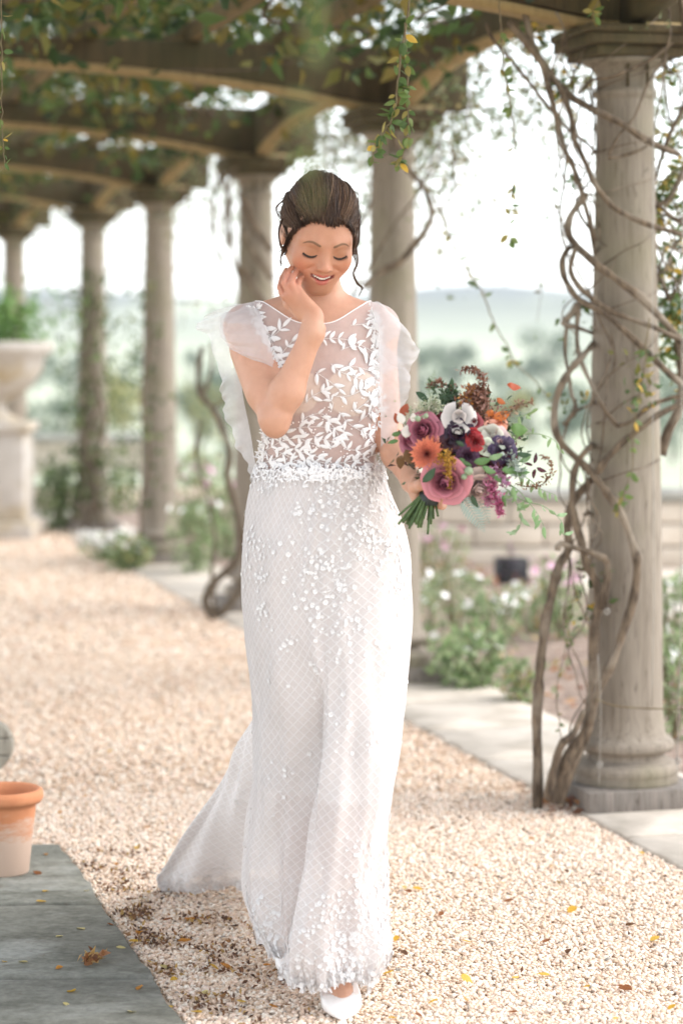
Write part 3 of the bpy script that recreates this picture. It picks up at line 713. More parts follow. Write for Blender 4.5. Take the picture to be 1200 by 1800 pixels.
# --- face details
TE = []
for i in range(-5,6):                                  # upper teeth, one row
    xx = i*.0046; w_ = .0046; h_ = .0105 if abs(i) < 2 else .0095
    yy = .0905-(abs(xx)/.024)**2*.0120; zz = -.0462+(abs(xx)/.024)**2*.0060
    v_, f_ = box((0,0,0),(w_,.004,h_)); v_[:,0] += xx; v_[:,1] += yy; v_[:,2] += zz-h_/2; TE.append((np.array([hw(p) for p in v_]), f_))
V_, F_ = join(TE); M['teeth'] = plain('teeth', (.88,.84,.78), .25)
o = obj('teeth', V_, F_, M['teeth'], W, smooth=True); bevel(o, .0006, 2)
M['lash'] = plain('lash', (.025,.014,.010), .7); M['brow'] = plain('brow', (.18,.095,.055), .95)
def face_ribbon(x0, w_, cz, off=.0004):
    """thin raised strip over the face following (x,z) points x0 with half widths w_"""
    x0 = catmull(np.array(x0,float), 22); w_ = np.interp(np.linspace(0,1,22), np.linspace(0,1,len(w_)), w_)
    T_ = np.gradient(x0,axis=0); T_ /= np.linalg.norm(T_,axis=1)[:,None]; Nn = np.stack([-T_[:,1],T_[:,0]],-1)
    rows = []
    for k_,o_ in ((-1,0),(-.5,.8),(0,1.2),(.5,.8),(1,0)):
        q = x0+Nn*w_[:,None]*k_; rows.append(on_face(q[:,0],q[:,1],off+cz*o_))
    return np.vstack(rows), grid_faces(22,5)
for s in (-1,1):
    V_, F_ = face_ribbon([(s*.0455,.0000-.0045),(s*.040,-.0082),(s*.031,-.0105),(s*.023,-.0092),(s*.0165,-.0055)],[.0016,.0024,.0023,.0018,.0008],.0008,.0003)
    lo = obj('eyelashes', V_, F_, M['lash'], W)
    hairs = []
    for u in np.linspace(.03,.95,26):                 # single lashes
        i = u*21; q = catmull(np.array([(s*.0455,-.0045),(s*.040,-.0082),(s*.031,-.0105),(s*.023,-.0092),(s*.0165,-.0055)]),22)[int(i)]
        p0 = on_face(q[0],q[1],.0010); dirl = np.array([s*.55*(1-u)-.1*s,.55,-.62]); dirl /= np.linalg.norm(dirl)
        dw = Rm@(dirl*np.array([1,-1,1])); L = .0065*(1-.45*u)
        hairs.append(tube([p0,p0+dw*L*.6,p0+dw*L+np.array([0,0,.0008])],[.00045,.00035,.0001],3,False))
    V_, F_ = join(hairs); obj('lash_hairs', V_, F_, M['lash'], lo)
    V_, F_ = face_ribbon([(s*.0475,.0145),(s*.040,.0205),(s*.029,.0225),(s*.0165,.0180),(s*.0135,.0160)],[.0005,.0016,.0023,.0027,.0015],.0004,.0001)
    obj('eyebrow', V_, F_, M['brow'], W)
    # crease of the upper lid
# --- hair: swept up and back
M['hair'], t, b, o_ = new_mat('hair'); a_ = t.nodes.new('ShaderNodeAttribute'); a_.attribute_name = 'col'
t.links.new(a_.outputs['Color'], b.inputs['Base Color']); b.inputs['Roughness'].default_value = .42; b.inputs['Anisotropic'].default_value = .6; b.inputs['Specular IOR Level'].default_value = .25
HCEN = np.array([0,-.022,.036]); HR = np.array([.0718,.0960,.0815])
def hairline(u):
    """u in 0..1 from the left sideburn over the forehead to the right one -> local point on the hairline"""
    pts = np.array([(-.0735,.020,-.040),(-.0700,.036,.000),(-.0600,.048,.026),(-.0475,.063,.050),(-.026,.0745,.0645),(.006,.0790,.0585),(.032,.0725,.0640),(.0480,.062,.050),(.0600,.048,.026),(.0700,.036,.000),(.0735,.020,-.036)])
    return catmull(pts, 400)[np.clip((u*399).astype(int),0,399)]
def strands(n, r0, lift, jit, shade, seed, poof=1.0):
    rg = np.random.default_rng(seed); u = rg.random(n); st = hairline(u); out = []; cols = []
    tgt = np.array([.004,-.118,.010])
    for i in range(n):
        p = st[i]+rg.normal(0,.0028,3); q = (p-HCEN)/HR; q /= np.linalg.norm(q)
        cl_ = .6*math.sin(u[i]*31+1)+.4*math.sin(u[i]*73+2); side = (u[i]-.5)*2
        e = (tgt+np.array([side*.045+cl_*.006,0,-.03*abs(side)+.012*cl_])+rg.normal(0,.004,3)-HCEN)/HR; e /= np.linalg.norm(e)
        mid = q*.45+e*.55+np.array([side*.95+cl_*.12,0,.80-.55*abs(side)**1.5]); mid /= np.linalg.norm(mid)
        m_ = 15; tt = np.linspace(0,1,m_)[:,None]; mid = mid+rg.normal(0,.07,3)
        arcp = (1-tt)**2*q+2*tt*(1-tt)*mid*1.15+tt**2*e; arcp /= np.linalg.norm(arcp,axis=1)[:,None]
        lf = 1+lift*(np.sin(np.clip(tt*1.3,0,1)*math.pi)**.6)*(.70+.75*cl_+.30*rg.random())+.004*rg.standard_normal()
        wav = np.sin(tt*9+u[i]*40+rg.random()*1.5)[:, :1]*jit
        pl_ = HCEN+arcp*HR*lf; pl_[:,0] += wav[:,0]; pl_[:,2] += wav[:,0]*.5; pl_[0] = p-np.array([0,.002,0])
        wp = hw(pl_) if False else (pl_*np.array([1,-1,1]))@Rm.T+HC
        V_, F_ = tube(wp,[r0*.35,r0,r0,r0*.6],4,False); out.append((V_,F_))
        s_ = shade[rg.integers(0,len(shade))]*(.75+.5*rg.random())*(1.0+.25*math.sin(u[i]*31+2.2)); cols.append(np.tile(s_,(len(V_),1)))
    V_, F_ = join(out); return V_, F_, np.vstack(cols)
HCOL = np.array([[.055,.027,.016],[.070,.036,.020],[.090,.050,.028],[.036,.018,.011],[.125,.072,.040]])
hp = [strands(420,.0026,.04,.0010,HCOL[[0,1,3]],3), strands(1500,.0010,.085,.0024,HCOL,3), strands(260,.0003,.12,.007,HCOL,8)]
# the scalp under it
g2 = Grid(np.arange(-.16,.07,.003),np.arange(4.86,5.12,.003),np.arange(1.50,1.71,.003))
def scalp(X,Y,Z):
    x,y,z = hloc(X,Y,Z); d = s_ell(x,y,z,HCEN+np.array([0,-.004,0]),HR*.985)
    d = smin(d, s_ell(x,y,z,(.0,-.112,.0),(.040,.030,.036)), .01)
    return smax(d, (y-.052)*.8-(z-.066)*.35+.012-.6*np.abs(x)*0, .006)
g2.apply(scalp,(-.2,4.8,1.4),(.1,5.2,1.75),.001)
sV, sF = surface_nets(g2)
off = 0; Vh = [sV]; Fh = [sF]; Ch = [np.tile([.06,.034,.022],(len(sV),1))]; off = len(sV)
for V_,F_,c_ in hp:
    Vh.append(V_); Fh += [f+off for f in F_]; Ch.append(c_); off += len(V_)
# bun strands and loose curls
def lock(pts, r, n, spread, seed, col_i=2):
    global off
    rg = np.random.default_rng(seed)
    for k_ in range(n):
        o2 = rg.normal(0,spread,3); q = catmull(np.array(pts)+o2*np.linspace(.3,1,len(pts))[:,None]+rg.normal(0,spread*.3,(len(pts),3)), 26)
        V_, F_ = tube(q,[r,r,r*.8,r*.3],4,False); V_ = np.asarray(V_); Vh.append(V_); Fh.extend([f+off for f in F_]); Ch.append(np.tile(HCOL[rg.choice([0,1,2])]*(.8+.5*rg.random()),(len(V_),1))); off += len(V_)
lock(PP((628,400,4.93),(626,430,4.92),(629,460,4.92),(621,480,4.92),(628,498,4.925),(637,506,4.93),(632,520,4.93)), .0009, 9, .0018, 1)
lock(PP((631,385,4.93),(630,420,4.92),(624,445,4.915),(627,470,4.92)), .0008, 7, .0018, 2)
lock(PP((497,385,4.95),(490,405,4.93),(492,425,4.92),(497,440,4.92),(493,455,4.92),(496,470,4.92)), .0009, 9, .0020, 4)
lock(PP((500,350,4.95),(487,362,4.94),(486,372,4.94),(494,382,4.94)), .0007, 5, .0015, 6)
obj('hair', np.vstack(Vh), Fh, M['hair'], W, col=np.vstack(Ch))
# ================================================================ the gown
def tulle(name, opac, col=(.84,.82,.82), lattice=False, base=(.80,.72,.69)):
    m, t, b, o = new_mat(name); b.inputs['Roughness'].default_value = .8; b.inputs['Specular IOR Level'].default_value = .2
    b.inputs['Sheen Weight'].default_value = .3
    n_ = noise(t, coords(t), 35, 4)
    tr = t.nodes.new('ShaderNodeBsdfTransparent'); tl = t.nodes.new('ShaderNodeBsdfTranslucent'); tl.inputs[0].default_value = (*col,1)
    mx0 = t.nodes.new('ShaderNodeMixShader'); mx0.inputs[0].default_value = .35; t.links.new(b.outputs[0], mx0.inputs[1]); t.links.new(tl.outputs[0], mx0.inputs[2])
    mx = t.nodes.new('ShaderNodeMixShader'); t.links.new(tr.outputs[0], mx.inputs[1]); t.links.new(mx0.outputs[0], mx.inputs[2]); t.links.new(mx.outputs[0], o.inputs[0])
    r = t.nodes.new('ShaderNodeMapRange'); r.inputs['From Min'].default_value = .3; r.inputs['From Max'].default_value = .7
    r.inputs['To Min'].default_value = opac-.05; r.inputs['To Max'].default_value = opac+.05; t.links.new(n_, r.inputs['Value'])
    if not lattice:
        b.inputs['Base Color'].default_value = (*col,1); t.links.new(r.outputs[0], mx.inputs[0]); return m
    # diamond net woven into the cloth, from the cloth's own UV
    uvn = t.nodes.new('ShaderNodeUVMap'); wob = t.nodes.new('ShaderNodeTexNoise'); wob.inputs['Scale'].default_value = 9
    t.links.new(uvn.outputs[0], wob.inputs['Vector'])
    ad = t.nodes.new('ShaderNodeVectorMath'); ad.operation = 'MULTIPLY_ADD'; t.links.new(wob.outputs['Color'], ad.inputs[0]); ad.inputs[1].default_value = (.008,.008,0); t.links.new(uvn.outputs[0], ad.inputs[2])
    mp = t.nodes.new('ShaderNodeMapping'); mp.inputs['Rotation'].default_value = (0,0,math.radians(45)); mp.inputs['Scale'].default_value = (1/.0150,)*3
    t.links.new(ad.outputs[0], mp.inputs[0])
    sp = t.nodes.new('ShaderNodeSeparateXYZ'); t.links.new(mp.outputs[0], sp.inputs[0]); hs_ = []
    for ax in (0,1):
        f = t.nodes.new('ShaderNodeMath'); f.operation = 'FRACT'; t.links.new(sp.outputs[ax], f.inputs[0])
        s_ = t.nodes.new('ShaderNodeMath'); s_.operation = 'SUBTRACT'; s_.inputs[1].default_value = .5; t.links.new(f.outputs[0], s_.inputs[0])
        a_ = t.nodes.new('ShaderNodeMath'); a_.operation = 'ABSOLUTE'; t.links.new(s_.outputs[0], a_.inputs[0]); hs_.append(a_)
    mn = t.nodes.new('ShaderNodeMath'); mn.operation = 'MINIMUM'; t.links.new(hs_[0].outputs[0], mn.inputs[0]); t.links.new(hs_[1].outputs[0], mn.inputs[1])
    ln = t.nodes.new('ShaderNodeMapRange'); ln.inputs['From Min'].default_value = .055; ln.inputs['From Max'].default_value = .12; ln.inputs['To Min'].default_value = 1; ln.inputs['To Max'].default_value = 0
    t.links.new(mn.outputs[0], ln.inputs['Value'])
    t.links.new(mix(t, base, (.80,.79,.79), ln.outputs[0]), b.inputs['Base Color'])
    mo = t.nodes.new('ShaderNodeMath'); mo.operation = 'MULTIPLY_ADD'; t.links.new(ln.outputs[0], mo.inputs[0]); mo.inputs[1].default_value = .9-opac; t.links.new(r.outputs[0], mo.inputs[2]); mo.use_clamp = True
    t.links.new(mo.outputs[0], mx.inputs[0]); bump(t, b, ln.outputs[0], .5, .0015)
    return m
M['tulle'] = tulle('tulle', .48, (.78,.74,.745)); M['tulle2'] = tulle('sleeve_tulle', .52, (.77,.75,.76))
M['net'] = tulle('lattice_net', .84, (.80,.77,.76), True, (.715,.68,.665))
M['lace'], t, b, o_ = new_mat('lace'); b.inputs['Base Color'].default_value = (.74,.73,.73,1); b.inputs['Roughness'].default_value = .8; b.inputs['Sheen Weight'].default_value = .3
M['skirtlace'], t, b, o_ = new_mat('skirt_lace'); b.inputs['Base Color'].default_value = (.70,.685,.68,1); b.inputs['Roughness'].default_value = .85
M['slip'] = mottled('slip_satin', (.68,.61,.585), (.72,.655,.63), 20, .6, 0)
M['nude'] = mottled('nude_cup', (.68,.49,.34), (.72,.52,.37), 30, .7, 0)
M['bead'] = plain('bead', (.9,.9,.92), .15)

# --- bodice laid on the torso
def torso_r(th, z, off):
    cx = np.interp(z, TS[:,0], TS[:,1]); cy = np.interp(z, TS[:,0], TS[:,2]); dx, dy = np.cos(th), np.sin(th)
    r = np.full(np.broadcast_shapes(th.shape, z.shape), .26)
    for _ in range(70):
        d = torso(cx+r*dx, cy+r*dy, z)-off; r = r-np.clip(d*.55,-.01,.02)
        r = np.maximum(r,.02)
    return np.stack([cx+r*dx, cy+r*dy, z*np.ones_like(r)],-1)
nth, nz_ = 220, 90
th = np.linspace(0,2*np.pi,nth,endpoint=False); ux = np.cos(th); fr = -np.sin(th)      # fr > 0 : front
ztop = np.where(fr > 0, 1.390+.048*np.abs(ux)**3.2, 1.438-.010*(1-np.abs(ux)))
vv = np.linspace(0,1,nz_)[:,None]; Zg = 1.078+(ztop[None]-1.078)*vv**.85
BV = torso_r(np.broadcast_to(th,(nz_,nth)), Zg, .0035)
bod = obj('bodice', BV.reshape(-1,3), grid_faces(nth,nz_,True), M['tulle'], W)
edge = BV[-1]; edge = np.vstack([edge,edge[:1]]); V_, F_ = tube(edge,.0013,6,False); M['bind'] = plain('binding',(.84,.80,.79),.6); obj('neckline_binding', V_, F_, M['bind'], bod)
def on_torso(px, py, off):
    """march from the camera side straight through (px, py) to the gown front"""
    px, py = np.asarray(px,float), np.asarray(py,float); Y = np.full(px.shape, 4.80)
    for _ in range(90):
        x = (px-HX)/FPX*Y; z = CAMZ-(py-HY)/FPX*Y; Y = Y+np.clip((torso(x,Y,z)-off)*.6,-.01,.02)
    return np.stack([(px-HX)/FPX*Y, Y, CAMZ-(py-HY)/FPX*Y],-1)
for cx_,cy_,rx,ry in ((520,684,44,44),(618,686,46,46)):
    rr = np.linspace(0,1,14)[:,None]; aa = np.linspace(0,2*np.pi,40,endpoint=False)[None]
    q = on_torso(cx_+rx*rr*np.cos(aa), cy_+ry*rr*np.sin(aa)*(1-.18*(np.sin(aa) < 0)), .0018)
    obj('bust_cup', q.reshape(-1,3), grid_faces(40,14,True), M['nude'], bod)
# --- embroidered leaves
def leaf_mesh(w_, bend, n=5):
    t_ = np.linspace(0,1,n+2); ww = w_*np.sin(np.pi*t_**.85)**.8; mid = []
    V = []
    for i,(a,b_) in enumerate(zip(t_,ww)):
        off = bend*math.sin(a*math.pi)
        V += [[off-b_/2,a,0],[off,a,.10*b_+.03],[off+b_/2,a,0]]
    return np.array(V), np.vstack([grid_faces(3,n+2)])
leafme = []
for w_,bd in ((.30,.0),(.34,.05),(.26,-.06),(.40,.03)):
    V_, F_ = leaf_mesh(w_, bd); o = obj('lace_leaf', V_, F_, M['lace'], None, loc=(0,0,0)); leafme.append(o.data); bpy.data.objects.remove(o)
def put(me, name, parent, p, yax, zax, s):
    yax = yax/np.linalg.norm(yax); xax = np.cross(yax, zax); xax /= np.linalg.norm(xax); zax = np.cross(xax, yax)
    o = bpy.data.objects.new(name, me); COL.objects.link(o); o.parent = parent
    m_ = Matrix([[*v,0] for v in np.array([xax*s, yax*s, zax*s]).T]); m_.resize_4x4() if False else None
    mm = Matrix.Identity(4)
    for i in range(3):
        mm[i][0], mm[i][1], mm[i][2] = xax[i]*s, yax[i]*s, zax[i]*s; mm[i][3] = p[i]-wloc(parent)[i]
    o.matrix_local = mm; return o
C2 = lambda pts: [(340+.35*x, 500+.35*y) for x,y in pts]
sprays = [C2(s_) for s_ in (
 [(300,130),(360,215),(400,310),(410,400),(430,470)], [(345,235),(400,255),(455,205)], [(420,400),(450,340),(500,280)], [(410,340),(450,430),(440,500)],
 [(640,272),(700,272),(780,280),(850,310),(920,350)], [(790,205),(850,200),(910,190)], [(740,330),(800,310),(860,330),(900,400)], [(880,170),(905,260),(915,360),(910,470),(925,580)],
 [(612,440),(680,485),(735,530)], [(690,400),(740,440),(800,460),(870,490)], [(770,410),(840,420),(900,440)],
 [(560,600),(600,560),(660,530)], [(690,560),(780,560),(860,520)], [(690,640),(700,600),(680,570)], [(800,640),(860,600),(900,560)],
 [(540,690),(580,660),(640,650),(700,680)], [(520,720),(600,715),(680,720),(760,745)], [(640,660),(690,700),(740,780)], [(730,640),(780,700),(850,740),(920,770)],
 [(690,830),(700,780),(740,760)], [(520,760),(570,790),(640,810)], [(600,760),(650,780),(700,790)], [(830,690),(880,650),(910,610)],
 [(340,850),(420,800),(500,770)], [(335,900),(400,880),(480,830),(560,830)], [(480,900),(540,880),(620,890),(700,905)], [(400,830),(470,860),(540,900)],
 [(700,905),(780,890),(860,870),(930,850)], [(760,830),(830,830),(900,800)], [(800,900),(850,850),(900,840)], [(520,840),(580,850),(630,870)],
 [(345,770),(400,760),(470,740)], [(440,920),(520,930),(600,915)], [(690,930),(770,925),(860,910)], [(330,820),(370,850),(430,900)], [(860,780),(900,720),(930,650)])]
stems = []; nleaf = 0; rgl = np.random.default_rng(21)
for s_ in sprays:
    L = sum(math.dist(a,b_) for a,b_ in zip(s_[:-1],s_[1:])); n = max(int(L/3),4); q = catmull(np.array(s_), n); w3 = on_torso(q[:,0],q[:,1],.0045)
    stems.append(tube(w3,.0006,4,False)); k = 0; step = 5
    for i in range(1,n-1,step):
        k += 1; tg = q[i+1]-q[i-1]; tg /= np.linalg.norm(tg)+1e-9
        for sd in ((-1,1) if rgl.random() < .55 else ((-1)**k,)):
            a_ = sd*math.radians(rgl.uniform(32,62)); d2 = np.array([tg[0]*math.cos(a_)-tg[1]*math.sin(a_), tg[0]*math.sin(a_)+tg[1]*math.cos(a_)])
            ln = rgl.uniform(13,23); p0 = on_torso(q[i,0],q[i,1],.005); p1 = on_torso(q[i,0]+d2[0]*ln,q[i,1]+d2[1]*ln,.006)
            if np.linalg.norm(p1-p0) > .05: continue
            e_ = .002; nn = np.array([torso(p0[0]+e_,p0[1],p0[2])-torso(p0[0]-e_,p0[1],p0[2]), torso(p0[0],p0[1]+e_,p0[2])-torso(p0[0],p0[1]-e_,p0[2]), torso(p0[0],p0[1],p0[2]+e_)-torso(p0[0],p0[1],p0[2]-e_)])
            if nleaf < 290: put(leafme[rgl.integers(0,4)], 'lace_leaf', bod, p0, p1-p0, nn, np.linalg.norm(p1-p0)); nleaf += 1
    pe = on_torso(q[-2,0],q[-2,1],.005); p1 = on_torso(q[-1,0]+(q[-1,0]-q[-4,0])*1.6,q[-1,1]+(q[-1,1]-q[-4,1])*1.6,.006)
    if .004 < np.linalg.norm(p1-pe) < .05 and nleaf < 295: put(leafme[0],'lace_leaf',bod,pe,p1-pe,np.array([0,-1.,.0]),np.linalg.norm(p1-pe)); nleaf += 1
V_, F_ = join(stems); obj('lace_stems', V_, F_, M['lace'], bod)
print('leaves', nleaf)
bd = []
for _ in range(150):
    x_, y_ = rgl.uniform(458,665), 828-abs(rgl.normal(0,75)); p = on_torso(x_,y_,.006); v_, f_ = lathe([(.0001,-.0016),(.0014,-.0008),(.0014,.0008),(.0001,.0016)],p,6); bd.append((v_,f_))
V_, F_ = join(bd); obj('beads', V_, F_, M['bead'], bod, kind='stuff')
# --- skirt: plan curves of 11 control points at falling heights; each point is (photo px, distance)
SK = [
 (1.090, [(672,5.02),(652,4.945),(606,4.915),(566,4.912),(540,4.912),(492,4.930),(449,5.01),(470,5.10),(510,5.12),(570,5.13),(640,5.11)]),
 (1.040, [(688,5.02),(664,4.935),(610,4.903),(566,4.900),(540,4.900),(484,4.918),(438,5.01),(462,5.12),(506,5.15),(570,5.16),(650,5.13)]),
 (.980,  [(707,5.02),(680,4.925),(616,4.885),(568,4.880),(538,4.882),(476,4.905),(430,5.01),(455,5.15),(503,5.18),(570,5.19),(664,5.15)]),
 (.920,  [(720,5.02),(690,4.915),(622,4.872),(570,4.868),(536,4.870),(470,4.895),(424,5.01),(450,5.16),(502,5.20),(575,5.21),(672,5.17)]),
 (.840,  [(725,5.01),(696,4.905),(628,4.862),(574,4.860),(536,4.864),(468,4.893),(425,5.01),(446,5.17),(500,5.22),(580,5.24),(678,5.18)]),
 (.740,  [(722,5.01),(698,4.895),(634,4.850),(578,4.850),(540,4.860),(470,4.895),(431,5.01),(446,5.19),(496,5.26),(582,5.28),(682,5.19)]),
 (.640,  [(716,5.00),(696,4.885),(638,4.838),(580,4.842),(560,4.862),(478,4.900),(441,5.02),(448,5.21),(484,5.32),(590,5.33),(680,5.20)]),
 (.540,  [(706,5.00),(690,4.875),(636,4.825),(572,4.832),(566,4.880),(484,4.915),(450,5.03),(450,5.24),(468,5.40),(594,5.38),(676,5.21)]),
 (.440,  [(694,4.99),(680,4.865),(630,4.815),(556,4.822),(562,4.890),(486,4.930),(448,5.04),(448,5.30),(424,5.46),(596,5.50),(668,5.22)]),
 (.340,  [(681,4.99),(668,4.858),(618,4.806),(541,4.815),(552,4.895),(484,4.940),(438,5.05),(446,5.40),(392,5.56),(590,5.62),(660,5.24)]),
 (.240,  [(674,4.99),(664,4.855),(608,4.798),(526,4.808),(540,4.900),(482,4.945),(430,5.06),(440,5.54),(350,5.68),(580,5.78),(652,5.26)]),
 (.150,  [(680,4.99),(672,4.852),(604,4.792),(513,4.802),(530,4.905),(482,4.945),(428,5.06),(434,5.68),(314,5.79),(570,5.95),(650,5.30)]),
 (.090,  [(690,4.98),(676,4.850),(602,4.788),(508,4.800),(524,4.905),(488,4.945),(438,5.06),(430,5.75),(290,5.85),(560,6.02),(650,5.32)]),
 (.045,  [(672,4.97),(662,4.850),(600,4.790),(510,4.802),(522,4.900),(494,4.945),(458,5.05),(430,5.79),(272,5.88),(556,6.06),(640,5.32)]),
 (.012,  [(655,4.96),(652,4.852),(600,4.795),(516,4.806),(520,4.900),(498,4.945),(474,5.04),(430,5.81),(282,5.90),(556,6.08),(636,5.32)])]
NTH, NZS = 420, 240
zc = np.array([s_[0] for s_ in SK]); ctrl = np.array([[[(px-HX)/FPX*Y, Y] for px,Y in s_[1]] for s_ in SK])     # (nz,11,2)
zf = np.interp(np.linspace(0,1,NZS), np.linspace(0,1,len(zc)), zc)
cf = np.stack([np.stack([catmull(np.c_[zc,ctrl[:,k,:]], 400)],0)[0] for k in range(11)],1)           # (400,11,3)
order = np.argsort(cf[:,0,0]); 
CT = np.zeros((NZS,11,2))
for k in range(11):
    zz_ = cf[:,k,0]; o_s = np.argsort(zz_)
    for a in (0,1): CT[:,k,a] = np.interp(zf, zz_[o_s], cf[:,k,1+a][o_s])
def plan(c_):                                       # centripetal-like: catmull with short tangents, then a light smoothing
    q = catmull(c_, NTH, True)
    lin = np.stack([np.interp(np.linspace(0,11,NTH,endpoint=False), np.arange(12), np.r_[c_[:,a],c_[0,a]]) for a in (0,1)],-1)
    q = .72*q+.28*lin
    for _ in range(5): q = .5*q+.25*(np.roll(q,1,0)+np.roll(q,-1,0))
    return q
SG = np.zeros((NZS,NTH,3))
for i in range(NZS): SG[i,:,:2] = plan(CT[i]); SG[i,:,2] = zf[i]
for _ in range(3): SG[1:-1] = .5*SG[1:-1]+.25*(SG[:-2]+SG[2:])
# drape: folds that deepen towards the hem
sidx = np.linspace(0,11,NTH,endpoint=False)
tang = np.roll(SG,-1,1)-np.roll(SG,1,1); nrm = np.stack([tang[...,1],-tang[...,0]],-1); nrm /= np.linalg.norm(nrm,axis=-1)[...,None]+1e-9
dep = np.clip((1.0-SG[...,2])/1.0,0,1)
fold = (.0065*np.sin(sidx*6.3+dep*2.2)+.0030*np.sin(sidx*11.1+1.3+dep*3)+.0012*np.sin(sidx*19+dep*5))*dep**1.1
fold += .0050*np.sin(sidx*3.1+SG[...,2]*14)*dep+.0035*np.sin(sidx*4.7-SG[...,2]*19+1)*np.clip(dep*1.6,0,1)*(sidx < 6)
fold += (.010*np.sin(sidx*9+SG[...,2]*6)+.007*np.sin(sidx*15-SG[...,2]*11))*np.exp(-((sidx-7.5)/.9)**2)*dep*1.3+.0018*np.sin(sidx*7+SG[...,2]*31)
hemw = np.clip((.09-SG[...,2])/.09,0,1); fold += hemw*.009*np.sin(sidx*31)+hemw*.006*np.sin(sidx*53+2)
SG[...,:2] += nrm*fold[...,None]
SG[...,2] += hemw*(.018*np.sin(sidx*3.7+1)*.6+.004*np.sin(sidx*29)+.012)
hz_th = np.interp(sidx,[0,.6,1,3.2,3.9,4.6,6,6.5,7,11],[.040,.052,.055,.055,.060,.070,.072,.03,.0,.0])[None,:]
SG[...,2] = np.where(SG[...,2] < .34, SG[...,2]+hz_th*(1-SG[...,2]/.34), SG[...,2])
SG[...,2] = np.maximum(SG[...,2], .012)
seg = np.linalg.norm(np.roll(SG[110],-1,0)-SG[110],axis=-1); uu = np.r_[0,np.cumsum(seg)[:-1]]
vvv = np.r_[0,np.cumsum(np.linalg.norm((SG[1:]-SG[:-1]).mean(1),axis=-1))]
UV = np.stack([np.broadcast_to(uu,(NZS,NTH)), np.broadcast_to(-vvv[:,None],(NZS,NTH))],-1)
UV[...,0] += .05*(SG[...,2]-.6)*np.sin(sidx*1.3)                                   # the bias of the cloth drifts
def sgn_in(S, n_): return ((S[...,:2]-S.mean(1)[:,None,:2])*n_).sum(-1)[:80].mean() > 0
skirt = obj('skirt', SG.reshape(-1,3), grid_faces(NTH,NZS,True), M['net'], W, uv=UV.reshape(-1,2))
# opaque slip under the net, to just below the knee
ks = int(np.searchsorted(-zf, -.43)); cen = SG[:ks].mean(1)[:,None]
SL = SG[:ks].copy(); tg2 = nrm[:ks]*(1 if sgn_in(SG,nrm) else -1); SL[...,:2] -= tg2*.009
SL[...,1] = np.minimum(SL[...,1], 5.17); SL[...,0] = np.maximum(SL[...,0], SL[:,int(6*NTH/11)][:,None,0]+.004*0)
obj('slip', SL.reshape(-1,3), grid_faces(NTH,ks,True), M['slip'], W)
# waist band
# --- lace flowers scattered over the net
fl = []
def flower(rad, npet, seed):
    rg = np.random.default_rng(seed); V = []; F = []
    for k in range(npet):
        a_ = k*2*np.pi/npet+rg.normal(0,.15); L = rad*rg.uniform(.85,1.15); w_ = L*.85; u_ = np.array([math.cos(a_),math.sin(a_)]); v_ = np.array([-u_[1],u_[0]]); n0 = len(V)
        for s_, ww_, h in ((.12,.25,.0005),(.5,1,.0022),(.85,.75,.0036),(1.0,.0,.0028)):
            for q in (-1,1) if ww_ > 0 else (0,): V.append([*(u_*L*s_+v_*w_*.5*ww_*q), h+rg.uniform(0,.0008)])
        F += [[n0,n0+1,n0+3,n0+2],[n0+2,n0+3,n0+5,n0+4]]; F.append([n0+4,n0+5,n0+6,n0+6])
    V = np.array(V); return V, np.array(F)
protos = [flower(.0058,5,1),flower(.0070,6,2),flower(.0045,6,3),flower(.0060,7,4)]
spr_, _f = leaf_mesh(.32,.03); protos.append((spr_*.011, _f)); protos.append((spr_*.008, _f))
Gn = np.cross(np.roll(SG,-1,1)-np.roll(SG,1,1), np.gradient(SG,axis=0)); Gn /= np.linalg.norm(Gn,axis=-1)[...,None]+1e-9
cenr = SG.mean(1)[:,None]; sgn = np.sign(((SG-cenr)*Gn).sum(-1)).mean(); Gn = Gn*(1 if sgn > 0 else -1)
pxs = HX+SG[...,0]/SG[...,1]*FPX; pys = HY+(CAMZ-SG[...,2])/SG[...,1]*FPX
def gs(x,y,sx,sy,w_): return w_*np.exp(-((pxs-x)/sx)**2-((pys-y)/sy)**2)
front = (SG[...,1] < 5.08)
den = gs(560,850,120,28,1.0)+gs(580,920,75,45,.75)+gs(620,965,40,25,.9)+gs(545,985,45,20,.9)+gs(445,962,18,35,1.2)+gs(590,1010,30,40,.6)+gs(575,1060,45,25,.9)+gs(630,1055,20,20,.8)+gs(560,1140,40,40,.6)+gs(605,1110,40,30,.9)+gs(600,1150,20,30,.7)+gs(470,1045,20,30,.8)+gs(700,1010,18,50,.9)+gs(500,1150,30,20,.5)+gs(650,900,40,40,.35)
den += gs(490,1240,25,18,.6)+gs(625,1400,35,30,.7)+gs(600,1270,20,30,.4)+gs(640,1230,30,20,.4)+gs(640,1600,50,60,1.3)+gs(600,1680,60,50,1.2)+gs(470,1620,45,45,1.0)+gs(560,1740,60,25,1.3)+gs(500,1400,20,40,.4)
den = den*front
hemd = np.clip((.16-SG[...,2])/.16,0,1)*(.9*front+.55*(~front)); den = np.maximum(den, hemd)+.06
den *= np.linalg.norm(np.roll(SG,-1,1)-SG,axis=-1)/.005
pf = den.reshape(-1)/den.sum(); SEGL = np.linalg.norm(np.roll(SG,-1,1)-SG,axis=-1)+1e-5
cid = rgl.choice(NZS*NTH, 640, p=pf); ids = []
for q_ in cid:
    i0, j0 = divmod(int(q_), NTH); m0 = rgl.integers(5,13); rr0 = rgl.uniform(1.5,6.5)
    ii_ = np.clip(i0+np.round(rgl.normal(0,rr0*1.1,m0)).astype(int),0,NZS-1); jj_ = (j0+np.round(rgl.normal(0,rr0,m0)*np.clip(.0045/SEGL[i0,j0],.6,4)).astype(int))%NTH; ids += list(ii_*NTH+jj_)
